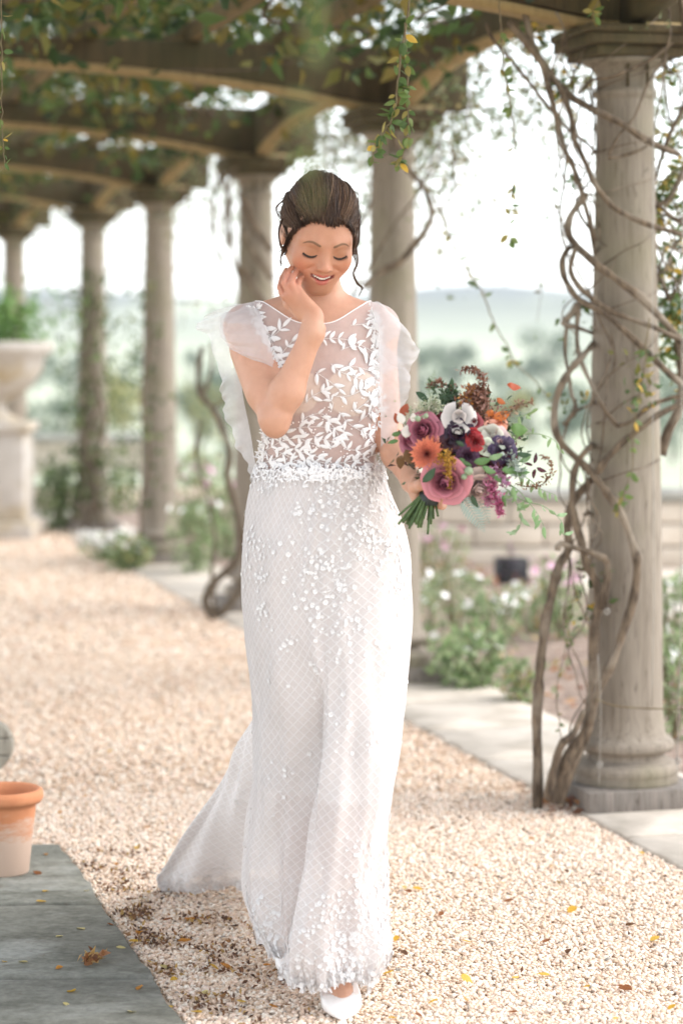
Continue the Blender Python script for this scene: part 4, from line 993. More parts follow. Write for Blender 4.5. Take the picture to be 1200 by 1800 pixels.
ids = np.array(ids); gp = SG.reshape(-1,3)[ids]; gn_ = Gn.reshape(-1,3)[ids]
out = []
for p, n_ in zip(gp, gn_):
    pr = protos[rgl.choice(6,p=[.2,.12,.22,.14,.18,.14])]; a_ = rgl.random()*6.28
    x_ = np.cross(n_,[.3,.2,1.]); x_ /= np.linalg.norm(x_); y_ = np.cross(n_,x_); X_ = x_*math.cos(a_)+y_*math.sin(a_); Y_ = np.cross(n_,X_)
    s_ = rgl.uniform(.45,.95); V_ = pr[0]*[s_,s_,s_*.4]; out.append((p+n_*.0010+V_[:,:1]*X_+V_[:,1:2]*Y_+V_[:,2:3]*n_, pr[1]))
V_, F_ = join(out); F_ = np.vstack(F_)
tri = F_[:,2] == F_[:,3]
obj('lace_flowers', V_, [F_[~tri], F_[tri][:,:3]], M['skirtlace'], skirt, kind='stuff', smooth=False)
# hem lace: small petals along the edge
he = []
for j in range(0,NTH):
    p = SG[-1,j]
    for _ in range(2):
        V_ = spr_*rgl.uniform(.008,.015); a_ = rgl.uniform(-.7,.7); t_ = nrm[-1,j]; tx = np.array([-t_[1],t_[0],0]); dn = np.array([math.sin(a_)*tx[0],math.sin(a_)*tx[1],-math.cos(a_)]); xx_ = np.cross(dn,[*t_,0])
        he.append((p+np.array([0,0,rgl.uniform(.006,.022)])+rgl.normal(0,.002,3)+V_[:,:1]*xx_+V_[:,1:2]*dn+V_[:,2:3]*np.array([*t_,0]), _f))
V_, F_ = join(he); V_[:,2] = np.maximum(V_[:,2],.011); obj('hem_lace', V_, np.vstack(F_), M['lace'], skirt, kind='stuff')
# --- flutter sleeves and side ruffles
def loft(curves, nu, nv, ruf=0.0, fr_=5, seed=0):
    C_ = [catmull(np.array(PP(*c_)), nu) for c_ in curves]; C_ = np.array(C_); S = np.zeros((nv,nu,3))
    for j in range(nu): S[:,j] = catmull(C_[:,j], nv)
    u = np.linspace(0,1,nu)[None]; v = np.linspace(0,1,nv)[:,None]
    w_ = ruf*v**1.2*(np.sin(u*fr_*6.28+seed)+.5*np.sin(u*fr_*15.1+seed*2+v*2))
    S[...,1] += w_; S[...,0] += w_*.35; return S.reshape(-1,3), grid_faces(nu,nv)
slv = []
# left of the picture: inner seam down the bodice edge -> over the arm -> flared edge
V_, F_ = loft([[(452,534,5.03),(460,560,4.965),(470,590,4.945),(478,620,4.94),(484,648,4.945)],
               [(446,531,5.02),(440,560,4.955),(446,592,4.93),(460,620,4.925),(478,645,4.93)],
               [(434,533,5.02),(418,560,4.965),(424,592,4.94),(440,618,4.93),(462,638,4.925)],
               [(426,537,5.04),(400,560,5.00),(402,592,4.965),(418,614,4.945),(442,632,4.93)],
               [(420,540,5.07),(388,556,5.05),(388,585,5.01),(400,608,4.975),(420,622,4.95)]], 46, 26, .004, 3, 1)
s1 = obj('cap_sleeve', V_, F_, M['tulle2'], W)
V_, F_ = loft([[(445,534,5.06),(425,540,5.07),(408,562,5.08),(402,600,5.08),(408,650,5.08)],
               [(430,534,5.07),(398,542,5.08),(385,566,5.09),(386,606,5.09),(398,660,5.09)],
               [(420,534,5.08),(372,550,5.09),(362,573,5.10),(374,606,5.10),(392,668,5.10)],
               [(410,534,5.09),(360,556,5.10),(347,577,5.11),(372,600,5.11),(388,672,5.11)]], 50, 16, .008, 3, 2)
obj('sleeve_flare', V_, F_, M['tulle2'], s1)
V_, F_ = loft([[(420,640,5.08),(428,700,5.08),(440,760,5.08),(452,835,5.03)],
               [(405,650,5.09),(410,710,5.09),(428,768,5.09),(449,838,5.04)],
               [(394,660,5.10),(400,715,5.10),(421,775,5.10),(446,838,5.05)],
               [(389,676,5.11),(394,722,5.11),(416,782,5.11),(443,836,5.06)]], 90, 14, .009, 3.3, 3)
obj('side_ruffle', V_, F_, M['tulle2'], s1)
V_, F_ = loft([[(650,533,5.00),(662,570,4.965),(668,610,4.955),(668,660,4.955)],
               [(664,530,5.00),(690,565,4.955),(700,610,4.945),(688,650,4.945)],
               [(678,540,5.00),(712,580,4.95),(724,622,4.94),(706,650,4.94)],
               [(684,546,5.01),(722,592,4.955),(735,620,4.95),(716,658,4.945)]], 60, 20, .007, 2.5, 4)
s2 = obj('cap_sleeve', V_, F_, M['tulle2'], W)
V_, F_ = loft([[(664,600,4.96),(666,650,4.95),(668,700,4.95),(669,760,4.955),(670,832,4.97)],
               [(680,610,4.955),(688,660,4.94),(688,708,4.94),(682,765,4.945),(673,832,4.965)],
               [(692,618,4.955),(708,664,4.935),(704,712,4.935),(690,765,4.94),(675,830,4.96)],
               [(700,625,4.95),(722,672,4.93),(712,706,4.93),(694,762,4.935),(677,828,4.955)]], 110, 16, .007, 3.1, 5)
obj('side_ruffle', V_, F_, M['tulle2'], s2)
# white lace strip where sleeve and bodice meet
st_ = []
for line in ([(445,540),(458,570),(470,610),(480,655),(476,720),(462,790),(452,828)], [(655,545),(662,590),(665,650),(667,720),(668,780),(670,828)]):
    q = catmull(np.array(line,float), 150)
    for i in range(150):
        for _ in range(2):
            x_, y_ = q[i]+rgl.normal(0,3.0,2); p = on_torso(x_,y_,.007)
            if p[1] > 5.08: continue
            V_ = spr_*rgl.uniform(.008,.016); a_ = rgl.random()*6.28; X_ = np.array([math.cos(a_),.0,math.sin(a_)]); Y_ = np.array([-math.sin(a_),0,math.cos(a_)])
            st_.append((p+V_[:,:1]*X_+V_[:,1:2]*Y_-V_[:,2:3]*np.array([0,1,0]), _f))
V_, F_ = join(st_); obj('lace_edging', V_, np.vstack(F_), M['lace'], bod, kind='stuff')
wl_ = []
for j in range(0,NTH):
    for _ in range(3):
        i_ = int(rgl.integers(0,9)); p = SG[i_,j]; V_ = spr_*rgl.uniform(.006,.012); a_ = rgl.random()*6.28; n_ = Gn[i_,j]; x_ = np.cross(n_,[.0,.0,1.]); x_ /= np.linalg.norm(x_); y_ = np.cross(n_,x_)
        X_ = x_*math.cos(a_)+y_*math.sin(a_); Y_ = np.cross(n_,X_); wl_.append((p+np.array([0,0,.006])+n_*.003+V_[:,:1]*X_+V_[:,1:2]*Y_+V_[:,2:3]*n_, _f))
V_, F_ = join(wl_); obj('waist_lace', V_, np.vstack(F_), M['lace'], skirt, kind='stuff')
# --- shoes
M['shoe'] = mottled('ivory_shoe', (.80,.77,.74),(.84,.81,.78), 60, .35, 0)
def shoe(toe, heel, parent):
    toe, heel = np.array(toe,float), np.array(heel,float); d = heel-toe; n = 22; rows = []
    for i,t_ in enumerate(np.linspace(0,1,n)):
        c_ = toe+d*t_; wd = .041*min(1,(math.sin(min(t_*3.6,1)*math.pi/2)))**.6*(1-.32*np.clip((t_-.45)/.55,0,1)); 
        ht = .020+.020*math.sin(min(t_*2.4,1)*math.pi/2)+.010*t_
        lift = .004+.05*np.clip((t_-.42)/.58,0,1)**1.5; a = np.linspace(0,2*np.pi,28,endpoint=False)
        cx_, cz_ = wd*np.sign(np.cos(a))*np.abs(np.cos(a))**.8, ht*.5+ht*.5*np.sign(np.sin(a))*np.abs(np.sin(a))**.75
        if .30 < t_: cz_ = np.where((np.sin(a) > .35), np.minimum(cz_, ht*.66), cz_)          # open top line
        sd = np.array([-d[1],d[0],0]); sd /= np.linalg.norm(sd); rows.append(np.stack([c_[0]+sd[0]*cx_, c_[1]+sd[1]*cx_, c_[2]+lift+cz_],-1))
    V = np.vstack(rows+[toe[None]+np.array([[0,0,.018]]), heel[None]+np.array([[0,0,.06]])]); F = [grid_faces(28,n,True)]
    j = np.arange(28); F += [np.stack([(j+1)%28,j,np.full(28,28*n)],-1), np.stack([28*(n-1)+j,28*(n-1)+(j+1)%28,np.full(28,28*n+1)],-1)]
    o = obj('shoe', V, F, M['shoe'], parent); v_, f_ = tube([heel+np.array([0,0,.056]), heel+np.array([0,.004,.03]), heel+np.array([0,0,.002])],[.016,.008,.006],10)
    obj('heel', v_, f_, M['shoe'], o); return o
gx = lambda px,Y: (px-HX)/FPX*Y
shoe((gx(603,4.815),4.790,.004),(gx(592,5.02),5.02,.004), W)
shoe((-.098,5.09,.004),(-.105,5.28,.03), W)
# ================================================================ climbers round the columns
def px_path(pts, Y):
    return np.array([P(p[0],p[1],(p[2] if len(p) > 2 else Y)) for p in pts])
def stem(parent, pts, Y, r0, r1, mat=None, name='stem', wob=.0025, n=None, sides=8):
    q = px_path(pts,Y); L = np.linalg.norm(np.diff(q,axis=0),axis=1).sum(); n = n or max(10,int(L/.022))
    c_ = catmull(q, n); k = rng.normal(0,1,(n,3)); 
    for _ in range(3): k[1:-1] = (k[:-2]+k[1:-1]+k[2:])/3
    c_ = c_+k*wob; c_[:,2] = np.maximum(c_[:,2],-.01)
    rr = np.linspace(r0,r1,n)*(1+.10*np.sin(np.arange(n)*.9+rng.random()*6)+.07*rng.standard_normal(n))
    V_, F_ = tube(c_, rr, sides, True, .035)
    return obj(name, V_, F_, mat or M['bark'], parent)
c0 = COLS[0]
VN = thing('climbing_vine', 'old woody climber with twisting bare stems wound round the nearest column', 'climbing plant', (c0[0]-.2,c0[1]-.1,0))
A, Bk = 6.93, 7.02
for pts, Y, r0, r1 in [
 ([(943,1432),(945,1350),(942,1250),(948,1180),(958,1100),(966,1053),(982,997),(999,965),(996,925),(1002,895),(1024,861),(1046,835,6.92),(1066,807,6.90),(1092,778,6.90),(1125,752,6.9),(1160,728,6.92),(1215,700,6.95)],6.96,.0155,.0085),
 ([(972,1412),(982,1370),(1002,1325),(1030,1280),(1041,1220),(1041,1163),(1047,1092),(1053,1050),(1047,1025),(1030,990),(1021,954),(1007,905),(1006,855),(1013,815),(1030,790),(1050,772,7.2)],6.93,.019,.008),
 ([(962,1405),(972,1350),(985,1310),(1008,1290),(1024,1250)],6.90,.013,.009),
 ([(982,1412),(1000,1360),(1026,1300),(1046,1225,6.9),(1064,1186,6.88),(1087,1129,6.88),(1112,1055,6.88),(1119,997,6.88),(1112,954,6.88),(1087,895,6.88),(1058,855,6.89),(1030,821),(987,781),(973,742),(979,693),(996,657),(1019,631),(1038,608,7.0),(1056,590,7.15)],6.93,.014,.0095),
 ([(1058,1072),(1064,1025),(1067,995),(1058,978),(1030,968),(1002,960),(983,956),(980,968)],6.90,.011,.008),
 ([(893,37),(943,97),(975,140),(1007,173),(1050,197,6.90),(1093,217,6.90),(1143,250,6.92),(1192,272,7.0)],6.95,.0125,.0095),
 ([(918,-15),(922,23),(937,80),(957,130),(977,207),(993,263),(1013,307),(1027,357),(1040,410),(1050,470,7.1)],6.95,.010,.0065),
 ([(985,155),(1003,207),(1010,247),(1033,300),(1047,327,6.90),(1073,360,6.90),(1100,377,6.90),(1143,397,6.90),(1215,416,6.95)],6.94,.0080,.0085),
 ([(1030,340),(1020,355),(1003,380),(998,407),(1010,430),(1047,463,6.90),(1073,483,6.89),(1100,503,6.89),(1127,523,6.90),(1173,573,6.92),(1215,625,6.98)],6.95,.0095,.0125),
 ([(1003,430),(990,450),(988,475),(997,500),(1017,527),(1060,550,6.90),(1110,593,6.89),(1150,632,6.90),(1190,670,6.92),(1215,695)],6.95,.0085,.0100),
 ([(1012,436),(1000,473),(1013,500),(1033,520),(1073,547,6.90),(1143,573,6.90),(1200,600,6.92)],6.94,.0075,.0085),
 ([(850,40),(868,70),(903,113),(967,193),(1003,233),(1030,252),(1050,272,7.1)],6.99,.0052,.0045),
 ([(1012,530),(997,567),(992,618),(997,654),(1003,690),(1012,723),(990,745)],6.97,.0052,.0048),
 ([(1018,536),(1013,585),(1018,624),(1039,675,6.93),(1057,711,6.90),(1084,752,6.89)],6.96,.0070,.0055),
 ([(988,748),(1010,725),(1035,712),(1055,700,7.15)],6.97,.0052,.0045),
 ([(1015,535),(1005,550),(990,568),(1012,575),(1045,590,7.1)],6.96,.0105,.0060),
 ([(1084,752),(1110,740),(1140,715),(1170,702),(1215,690)],6.89,.0060,.0068),
 ([(1160,800),(1172,762),(1192,722),(1199,685),(1196,640),(1188,600)],7.15,.0150,.0140),
 ([(1215,165),(1180,230),(1160,285),(1150,320)],7.05,.0065,.005),
 ([(1215,270),(1187,325),(1172,350),(1152,365)],7.03,.0080,.006),
 ([(1150,350),(1170,372),(1195,392),(1215,400)],7.08,.0070,.006),
 ([(1152,375),(1185,385),(1215,383)],7.05,.0045,.004),
 ([(1015,165),(1040,142),(1075,135,6.9),(1120,115,6.9),(1150,100,6.9),(1215,45)],6.93,.0042,.0055),
 ([(1170,95),(1135,150,6.9),(1115,205,6.9),(1085,240,6.9),(1068,272,6.9)],6.9,.0035,.0050),
 ([(1068,278),(1095,272),(1125,262),(1140,255)],6.89,.0060,.004),
 ([(1050,420),(1020,380),(1012,350),(1027,345)],7.0,.005,.005),
 ([(1175,10),(1178,60),(1168,95),(1160,160),(1150,230)],6.88,.0030,.0022),
 ([(1195,0),(1205,60),(1215,90)],6.9,.008,.007),
 ([(1012,1000),(1040,1010),(1047,1060)],6.95,.0045,.0045),
 ([(1030,905),(1048,900,7.1)],7.0,.006,.006)]:
    stem(VN, pts, Y, r0, r1)
# finer tangle: thin stems that follow and cross the big ones
rv = random.Random(11)
for k in range(22):
    y0 = rv.uniform(-20,1150); L = rv.uniform(160,420); x0 = 1012+22*math.sin(y0/95)+rv.gauss(0,18); pts = []
    for i in range(7):
        yy = y0+L*i/6; pts.append((1013+30*math.sin(yy/82+k)+rv.gauss(0,7)+(rv.random()*55 if k%4 == 0 else 0), yy, 6.96+.05*math.sin(yy/60+k)))
    stem(VN, pts, 6.95, rv.uniform(.0018,.0038), rv.uniform(.0012,.0025), name='thin_stem', sides=5)
for k in range(16):
    y0 = rv.uniform(90,640); pts = [(rv.uniform(1148,1165), y0, 7.05)]
    for i in range(5): pts.append((pts[-1][0]+rv.uniform(3,18), pts[-1][1]+rv.uniform(-38,45), 7.0+.12*rv.random()))
    stem(VN, pts, 7.05, rv.uniform(.002,.006), rv.uniform(.0015,.003), name='thin_stem', sides=5)
for k in range(9):
    y0 = 60+k*95+rv.uniform(-20,20); up = rv.uniform(30,120); stem(VN, [(1036,y0+up*.4,7.1),(1060,y0+up*.25,6.93),(1095,y0,6.885),(1130,y0-up*.2,6.90),(1160,y0-up*.5,7.0)], 6.9, rv.uniform(.0018,.0040), .0016, name='thin_stem', sides=5)
# wires and eyelets on the column
M['wire'] = plain('wire', (.33,.31,.28), .4, .8)
WR_ = thing('vine_wire', 'thin training wires with eyelets stretched in front of the nearest column', 'wire', (c0[0],c0[1]-.2,0.08))
for pts in ([(1052,1381),(1053,1345),(1055,1240),(1050,1150)], [(1190,1370),(1189,1340),(1191,1250),(1195,1100),(1197,700),(1200,300)], [(1145,1240),(1148,1000),(1146,600),(1148,120)]):
    stem(WR_, pts, 6.865, .0013, .0013, M['wire'], 'wire', 0, 20, 5)
stem(WR_, [(1046,1229),(1070,1238),(1100,1243),(1150,1246),(1215,1247)], 6.87, .0022, .0022, M['twig'], 'wire', .001, 20, 5)
for px_,py_ in ((1053,1345),(1190,1338),(1066,1075)):
    p = P(px_,py_,6.862); a_ = np.linspace(0,2*np.pi,14); ring = np.stack([p[0]+.0065*np.cos(a_), np.full(14,p[1]), p[2]+.0080*np.sin(a_)],-1)
    V_, F_ = tube(ring,.0022,6,False); obj('eyelet', V_, F_, M['wire'], WR_)

# small leaves as single objects on near sprigs
def leafmesh(name, col, bend=.0, w_=.5):
    V_, F_ = leaf_mesh(w_, bend, 4); V_[:,2] -= V_[:,1]**2*.18
    o = obj(name, V_, F_, None, None, col=np.array(col), loc=(0,0,0)); me = o.data; me.materials.append(M['leaf']); bpy.data.objects.remove(o); return me
LM = [leafmesh('leaf', c_, b_) for c_, b_ in (((.13,.20,.05),.04),((.18,.24,.07),-.05),((.30,.25,.07),.03),((.09,.15,.04),0))]
LMY = leafmesh('leaf', (.62,.40,.06), .04)
def sprig(label, pts, Y, r, nl, ls, name='hanging_sprig', pale=False, group=None):
    q = px_path(pts,Y); t_ = thing(name, label, 'vine sprig', q[0], group)
    n = max(20,int(np.linalg.norm(np.diff(q,axis=0),axis=1).sum()/.012)); c_ = catmull(q,n); c_ += rng.normal(0,.0012,c_.shape)
    V_, F_ = tube(c_,[r,r*.5],5); obj('twig', V_, F_, M['twig'], t_)
    for i in np.sort(rng.choice(np.arange(int(n*.12),n), nl)):
        d = rng.normal(0,1,3); d[2] -= .5; d[1] *= .6; d /= np.linalg.norm(d); me = LM[rng.integers(0,4)] if rng.random() > .04 else LMY
        if Y < 3: me = LM[(i%2)*1]
        put(me, 'leaf', t_, c_[i]+d*.003, d, rng.normal(0,1,3)+np.array([0,-1,.6]), ls*rng.uniform(.6,1.15))
    return t_
sprig('drooping leafy sprig hanging in front of the second column above the woman', [(722,-30),(716,30),(705,95),(698,150),(690,205),(672,235),(658,262),(652,285)], 5.6, .0030, 60, .030)
sprig('short leafy spray hanging just right of the longest drooping sprig', [(712,40),(716,120),(717,180),(716,240),(706,275),(698,290)], 5.7, .0022, 46, .030)
sprig('long thin trailing sprig with paired leaves hanging against the white sky', [(876,-20),(879,30),(882,85),(890,150),(900,205),(905,255),(903,310),(897,360),(893,400),(896,425)], 6.4, .0022, 34, .030)
sprig('fine green sprig curling down from the beam at the top right', [(1046,40),(1042,20),(1050,5),(1058,-15)], 6.2, .002, 10, .032)
sprig('pale trailing runner looping down behind the bouquet', [(755,330),(785,400),(808,455),(832,490),(850,520),(868,570),(893,610),(905,640),(935,665),(965,705),(980,740)], 7.6, .0030, 26, .030)
sprig('thin leafy runner hanging down the front of the nearest column', [(1140,560),(1132,640),(1122,700),(1112,760),(1110,820),(1090,880),(1085,900)], 6.86, .0022, 34, .030)
sprig('small leafy shoot rising beside the leaning vine stems', [(1003,1375),(985,1290),(978,1220),(990,1150),(1002,1090),(1010,1030)], 7.0, .0016, 22, .024)
sprig('leafy tangle at the right edge beside the nearest column', [(1150,480),(1175,520),(1185,560),(1170,600),(1150,640)], 7.2, .0026, 40, .042)
sprig('leafy shoot with yellow tips behind the right edge vine', [(1215,270),(1190,300),(1170,330),(1155,360),(1168,400)], 7.25, .0026, 40, .042)
sprig('dark twig with tiny leaves at the top left corner', [(2,-10),(4,80),(3,180),(6,250),(10,290)], 5.2, .0015, 22, .022)
sprig('blurred leafy twig hanging very close above the hair', [(540,-60),(552,20),(546,90),(552,160),(556,250),(558,350)], 1.7, .0011, 15, .017)
# yellow leaves caught on the column
for i,(px_,py_) in enumerate(((1133,408),(1102,853),(1087,882),(1157,300))):
    pass
tinyC = np.vstack([P(x_,y_,Y_)+rng.normal(0,.03,(n_,3)) for x_,y_,Y_,n_ in ((1175,340,7.2,110),(1185,560,7.2,120),(1180,480,7.3,110),(1172,590,7.1,70),(1190,640,7.2,60),(1185,420,7.2,70),(1185,250,7.3,40),(1000,340,7.2,16),(1010,560,7.1,14),(1000,700,7.0,14),(980,150,7.2,60),(940,60,7.2,60),(1035,1000,6.92,14),(1030,1075,6.95,18),(1132,690,6.86,30),(1120,640,6.86,14),(1190,20,7.1,30),(1170,120,7.0,20))])
V_, F_, c_ = leaf_cloud(tinyC, .030, GREENS[:4]+[(.5,.33,.05)]); obj('leaves', V_, F_, M['leaf'], VN, col=c_, smooth=False, kind='stuff')

# climber stems at the other columns (out of focus)
V2 = thing('climbing_vine', 'bare climber branch crossing the second column to the right of her head', 'climbing plant', (COLS[1][0],COLS[1][1]-.2,0))
for pts, r0, r1 in (([(640,505),(668,478),(700,462),(720,440),(748,405),(758,375),(752,345),(735,318),(712,292),(700,262),(690,235)],.015,.010),([(758,378),(790,350),(800,300),(790,250)],.006,.004),([(740,320),(770,290),(772,250)],.005,.003),([(632,400),(640,380),(655,350)],.006,.005),([(618,520),(660,450),(700,385),(740,330),(775,240)],.005,.004)):
    stem(V2, pts, COLS[1][1]-.16, r0, r1)
V3 = thing('climbing_vine', 'dark crooked climber stems rising from the gravel left of the woman', 'climbing plant', (G(375,1085)[0],G(375,1085)[1],0))
for pts, r0, r1 in (([(376,1086),(362,1055),(380,1020),(412,990),(425,945),(412,885),(400,835),(404,790),(378,725),(352,690),(350,640),(356,610)],.024,.012),([(378,1084),(400,1066),(428,1020),(440,960),(452,900)],.020,.013),([(380,1080),(372,1010),(378,950),(366,880),(345,800),(352,740)],.010,.007),([(360,690),(372,650),(370,600)],.010,.006),([(370,720),(395,700),(412,680)],.008,.006)):
    stem(V3, pts, 11.6, r0, r1, M['darkbark'])
for pts, r0, r1 in (([(425,345),(450,400),(478,440)],.020,.018),([(425,405),(452,450),(480,490)],.018,.016),([(424,470),(445,500),(470,545)],.020,.018),([(385,300),(400,340),(405,400),(410,450),(425,500)],.012,.010),([(408,310),(395,380),(400,430)],.008,.008),([(420,290),(380,330),(375,420),(395,480)],.007,.006)):
    stem(V3, pts, COLS[2][1]-.17, r0, r1)
V4 = thing('climbing_vine', 'leafy climber scrambling up the fifth blurred column', 'climbing plant', (COLS[4][0],COLS[4][1]-.2,0))
for pts in ([(150,930),(170,860),(150,780),(175,700),(155,620),(170,540),(160,470)],[(180,930),(165,830),(185,740),(160,650)]): stem(V4, pts, COLS[4][1]-.2, .016, .010, M['darkbark'])
def on_col(k, n, r, y0, y1, sp):
    z = np.array([P(0,y,COLS[k][1])[2] for y in (y0,y1)]); c_ = np.c_[COLS[k][0]+rng.normal(0,sp,n), COLS[k][1]-.12+rng.normal(0,sp*.5,n), rng.uniform(min(z),max(z),n)]; return c_
V_, F_, c_ = leaf_cloud(np.vstack([on_col(4,500,.1,480,900,.12),on_col(4,200,.1,780,880,.2)]), .06, GREENS[:3]+[(.2,.25,.1)]); obj('leaves', V_, F_, M['leaf'], V4, col=c_, smooth=False, kind='stuff')
V_, F_, c_ = leaf_cloud(on_col(3,240,.1,500,900,.10)+np.array([-.12,0,0]), .05, GREENS[:3]+[(.2,.25,.1)])
V5 = thing('climbing_vine', 'light leafy climber on the fourth column left of the woman', 'climbing plant', (COLS[3][0]-.1,COLS[3][1]-.2,0))
obj('leaves', V_, F_, M['leaf'], V5, col=c_, smooth=False, kind='stuff'); stem(V5, [(255,985),(248,900),(262,800),(250,700),(262,600),(256,500),(258,420)], COLS[3][1]-.2, .012,.008, M['darkbark'])

# ================================================================ border plants
def plant(name, label, px_, py_, h, w_, n, leaf, cols, blossoms=0, bcol=(.8,.78,.74), bs=.02, upright=False, cat='plant', group=None):
    x_, y_ = G(px_,py_); t_ = thing(name, label, cat, (x_,y_,0), group)
    r = rng.random(n)**.5; a_ = rng.random(n)*6.28; zz = rng.random(n)**(.8 if upright else 1.1)
    prof_ = np.sin(np.clip(zz,0.02,1)*math.pi*.62+.5)
    C_ = np.c_[x_+r*np.cos(a_)*w_*prof_, y_+r*np.sin(a_)*w_*prof_, zz*h+.01]+rng.normal(0,.01,(n,3)); C_[:,2] = np.abs(C_[:,2])
    V_, F_, c_ = leaf_cloud(C_, leaf, cols, width=.55 if upright else 1); obj('foliage', V_, F_, M['leaf'], t_, col=c_, smooth=False, kind='stuff')
    st = []
    for k in range(12):
        a1_ = rng.random()*6.28; d = np.array([math.cos(a1_),math.sin(a1_),0]); st.append(tube(catmull([[x_,y_,0],np.array([x_,y_,h*.5])+d*w_*.35,np.array([x_,y_,h*rng.uniform(.7,1.05)])+d*w_*rng.uniform(.3,.9)],8),[.004,.002],4,False))
    V_, F_ = join(st); obj('stems', V_, F_, M['twig'], t_)
    if blossoms:
        B_ = []
        for k in range(blossoms):
            a1_ = rng.random()*6.28; rr_ = w_*rng.random()**.5; p = np.array([x_+rr_*math.cos(a1_), y_+rr_*math.sin(a1_), h*rng.uniform(.72,1.08)])
            v_, f_ = flower(bs, 6, k); Rr = rot_rand(1)[0]; B_.append((v_@Rr.T+p, f_))
        V_, F_ = join(B_); F_ = np.vstack(F_); tri_ = F_[:,2] == F_[:,3]
        obj('blossoms', V_, [F_[~tri_],F_[tri_][:,:3]], M['blossom_'+('w' if bcol[2] > .6 else 'p')], t_, smooth=False)
    return t_
M['blossom_w'] = plain('white_blossom', (.85,.83,.80), .7); M['blossom_p'] = plain('pink_blossom', (.72,.42,.55), .7)
SOFT = [(.22,.31,.13),(.30,.38,.19),(.36,.42,.24),(.16,.24,.10)]
for i,(px_,py_,h,w_,n,lf,bl,bc,up,lab_) in enumerate([
 (825,1212,.21,.17,520,.045,10,(.85,.8,.8),False,'low dark green bush at the edge of the bed beside the paving'),
 (915,1238,.15,.085,260,.030,0,(1,1,1),False,'small rounded green bush just left of the vine trunk'),
 (745,1160,.30,.10,160,.045,4,(.85,.8,.8),True,'green flowering clump just right of the second column base'),
 (860,1150,.24,.16,260,.05,12,(.85,.8,.8),True,'airy white flowering perennial in the middle of the bed'),
 (935,1125,.22,.18,240,.05,12,(.85,.8,.8),True,'tall pale flowering clump in front of the stone court'),
 (800,1110,.26,.18,260,.05,10,(.85,.8,.8),True,'loose white blossoming clump left of the black crate'),
 (985,1140,.36,.14,300,.05,20,(.7,.4,.5),True,'pink dotted flowering plant behind the leaning vine stems'),
 (765,1045,.34,.20,300,.05,16,(.7,.4,.5),True,'pale plant with pink blooms far back beside the woman'),
 (1185,1310,.36,.12,420,.045,10,(.85,.8,.8),True,'leafy green plant at the right edge behind the column base'),
 (1190,1190,.40,.16,420,.05,22,(.85,.8,.8),True,'tall pale green plant at the right edge further back'),
 (228,1003,.17,.13,420,.05,12,(.85,.8,.8),False,'dark green pot plant at the foot of the fourth column'),
 (185,985,.16,.18,220,.04,44,(.85,.8,.8),False,'cushion of white flowers spilling onto the gravel'),
 (105,932,.42,.16,380,.09,26,(.85,.8,.8),True,'tall reedy clump with white flower heads left of the fifth column'),
 (205,905,.34,.20,320,.06,24,(.85,.8,.8),True,'white flowering clump between the fourth and fifth columns'),
 (345,1010,.40,.17,440,.06,12,(.85,.8,.8),True,'green shrub between the fourth column and the crooked stems'),
 (400,985,.46,.18,440,.06,8,(.7,.4,.5),True,'green and yellow shrub behind the crooked climber stems'),
 (350,940,.55,.22,420,.07,14,(.7,.4,.5),True,'tall green border plant with pink flowers behind the fourth column'),
 (455,1040,.40,.14,300,.06,0,(1,1,1),True,'green shrub at the foot of the third column'),
 (20,935,.30,.25,300,.06,0,(1,1,1),True,'low greenery at the foot of the stone urn')]):
    plant('border_plant', lab_, px_, py_, h, w_, n, lf, SOFT+([(.35,.30,.10)] if i%3 == 1 else []), bl, bc, .022+.004*(py_ < 1000), up, group='flowering plants in the border')
# leaf litter on the bed
bn = 900; yy_ = rng.uniform(5.5,14,bn); xx_ = np.array([IN_X(y) for y in yy_])+.56+rng.random(bn)*1.3
V_, F_, c_ = leaf_cloud(np.c_[xx_,yy_+.1,.05+rng.random(bn)*.03], .045, [(.42,.20,.10),(.50,.30,.18),(.30,.13,.08),(.55,.42,.2),(.2,.28,.1)]); tag(obj('bed_litter', V_, F_, M['leaf'], col=c_, smooth=False), 'brown and pinkish fallen leaves lying in the planting bed', 'leaf litter', kind='stuff')

# ================================================================ far trees
def tree(label, px_, Y, h, w_, zbase, cols, n=900):
    x_ = (px_-HX)/FPX*Y; t_ = thing('tree', label, 'tree', (x_,Y,zbase), 'trees across the valley')
    v_, f_ = tube(catmull([[x_,Y,zbase],[x_+.02*h,Y,zbase+h*.3],[x_,Y,zbase+h*.7]],10),[h*.035,h*.012],8); obj('trunk', v_, f_, M['darkbark'], t_)
    nb = 12; cb = np.c_[rng.normal(0,.30,nb)*w_, rng.normal(0,.3,nb)*w_, rng.uniform(.30,.86,nb)*h]; rb = rng.uniform(.18,.34,nb)*min(w_,h*.7)
    k = rng.integers(0,nb,n); d = rng.normal(0,1,(n,3)); d /= np.linalg.norm(d,axis=1)[:,None]; C_ = cb[k]+d*rb[k][:,None]*(rng.random((n,1))**.4)*[1,1,.8]+[x_,Y,zbase]
    V_, F_, c_ = leaf_cloud(C_, h*.09, cols); obj('crown', V_, F_, M['leaf'], t_, col=c_, smooth=False, kind='stuff')
YEL = [(.30,.29,.10),(.38,.34,.12),(.22,.24,.08)]; DKG = [(.07,.12,.06),(.10,.16,.08),(.05,.09,.05)]
terr = lambda x,y: float(terrain(np.array(float(x)),np.array(float(y))))
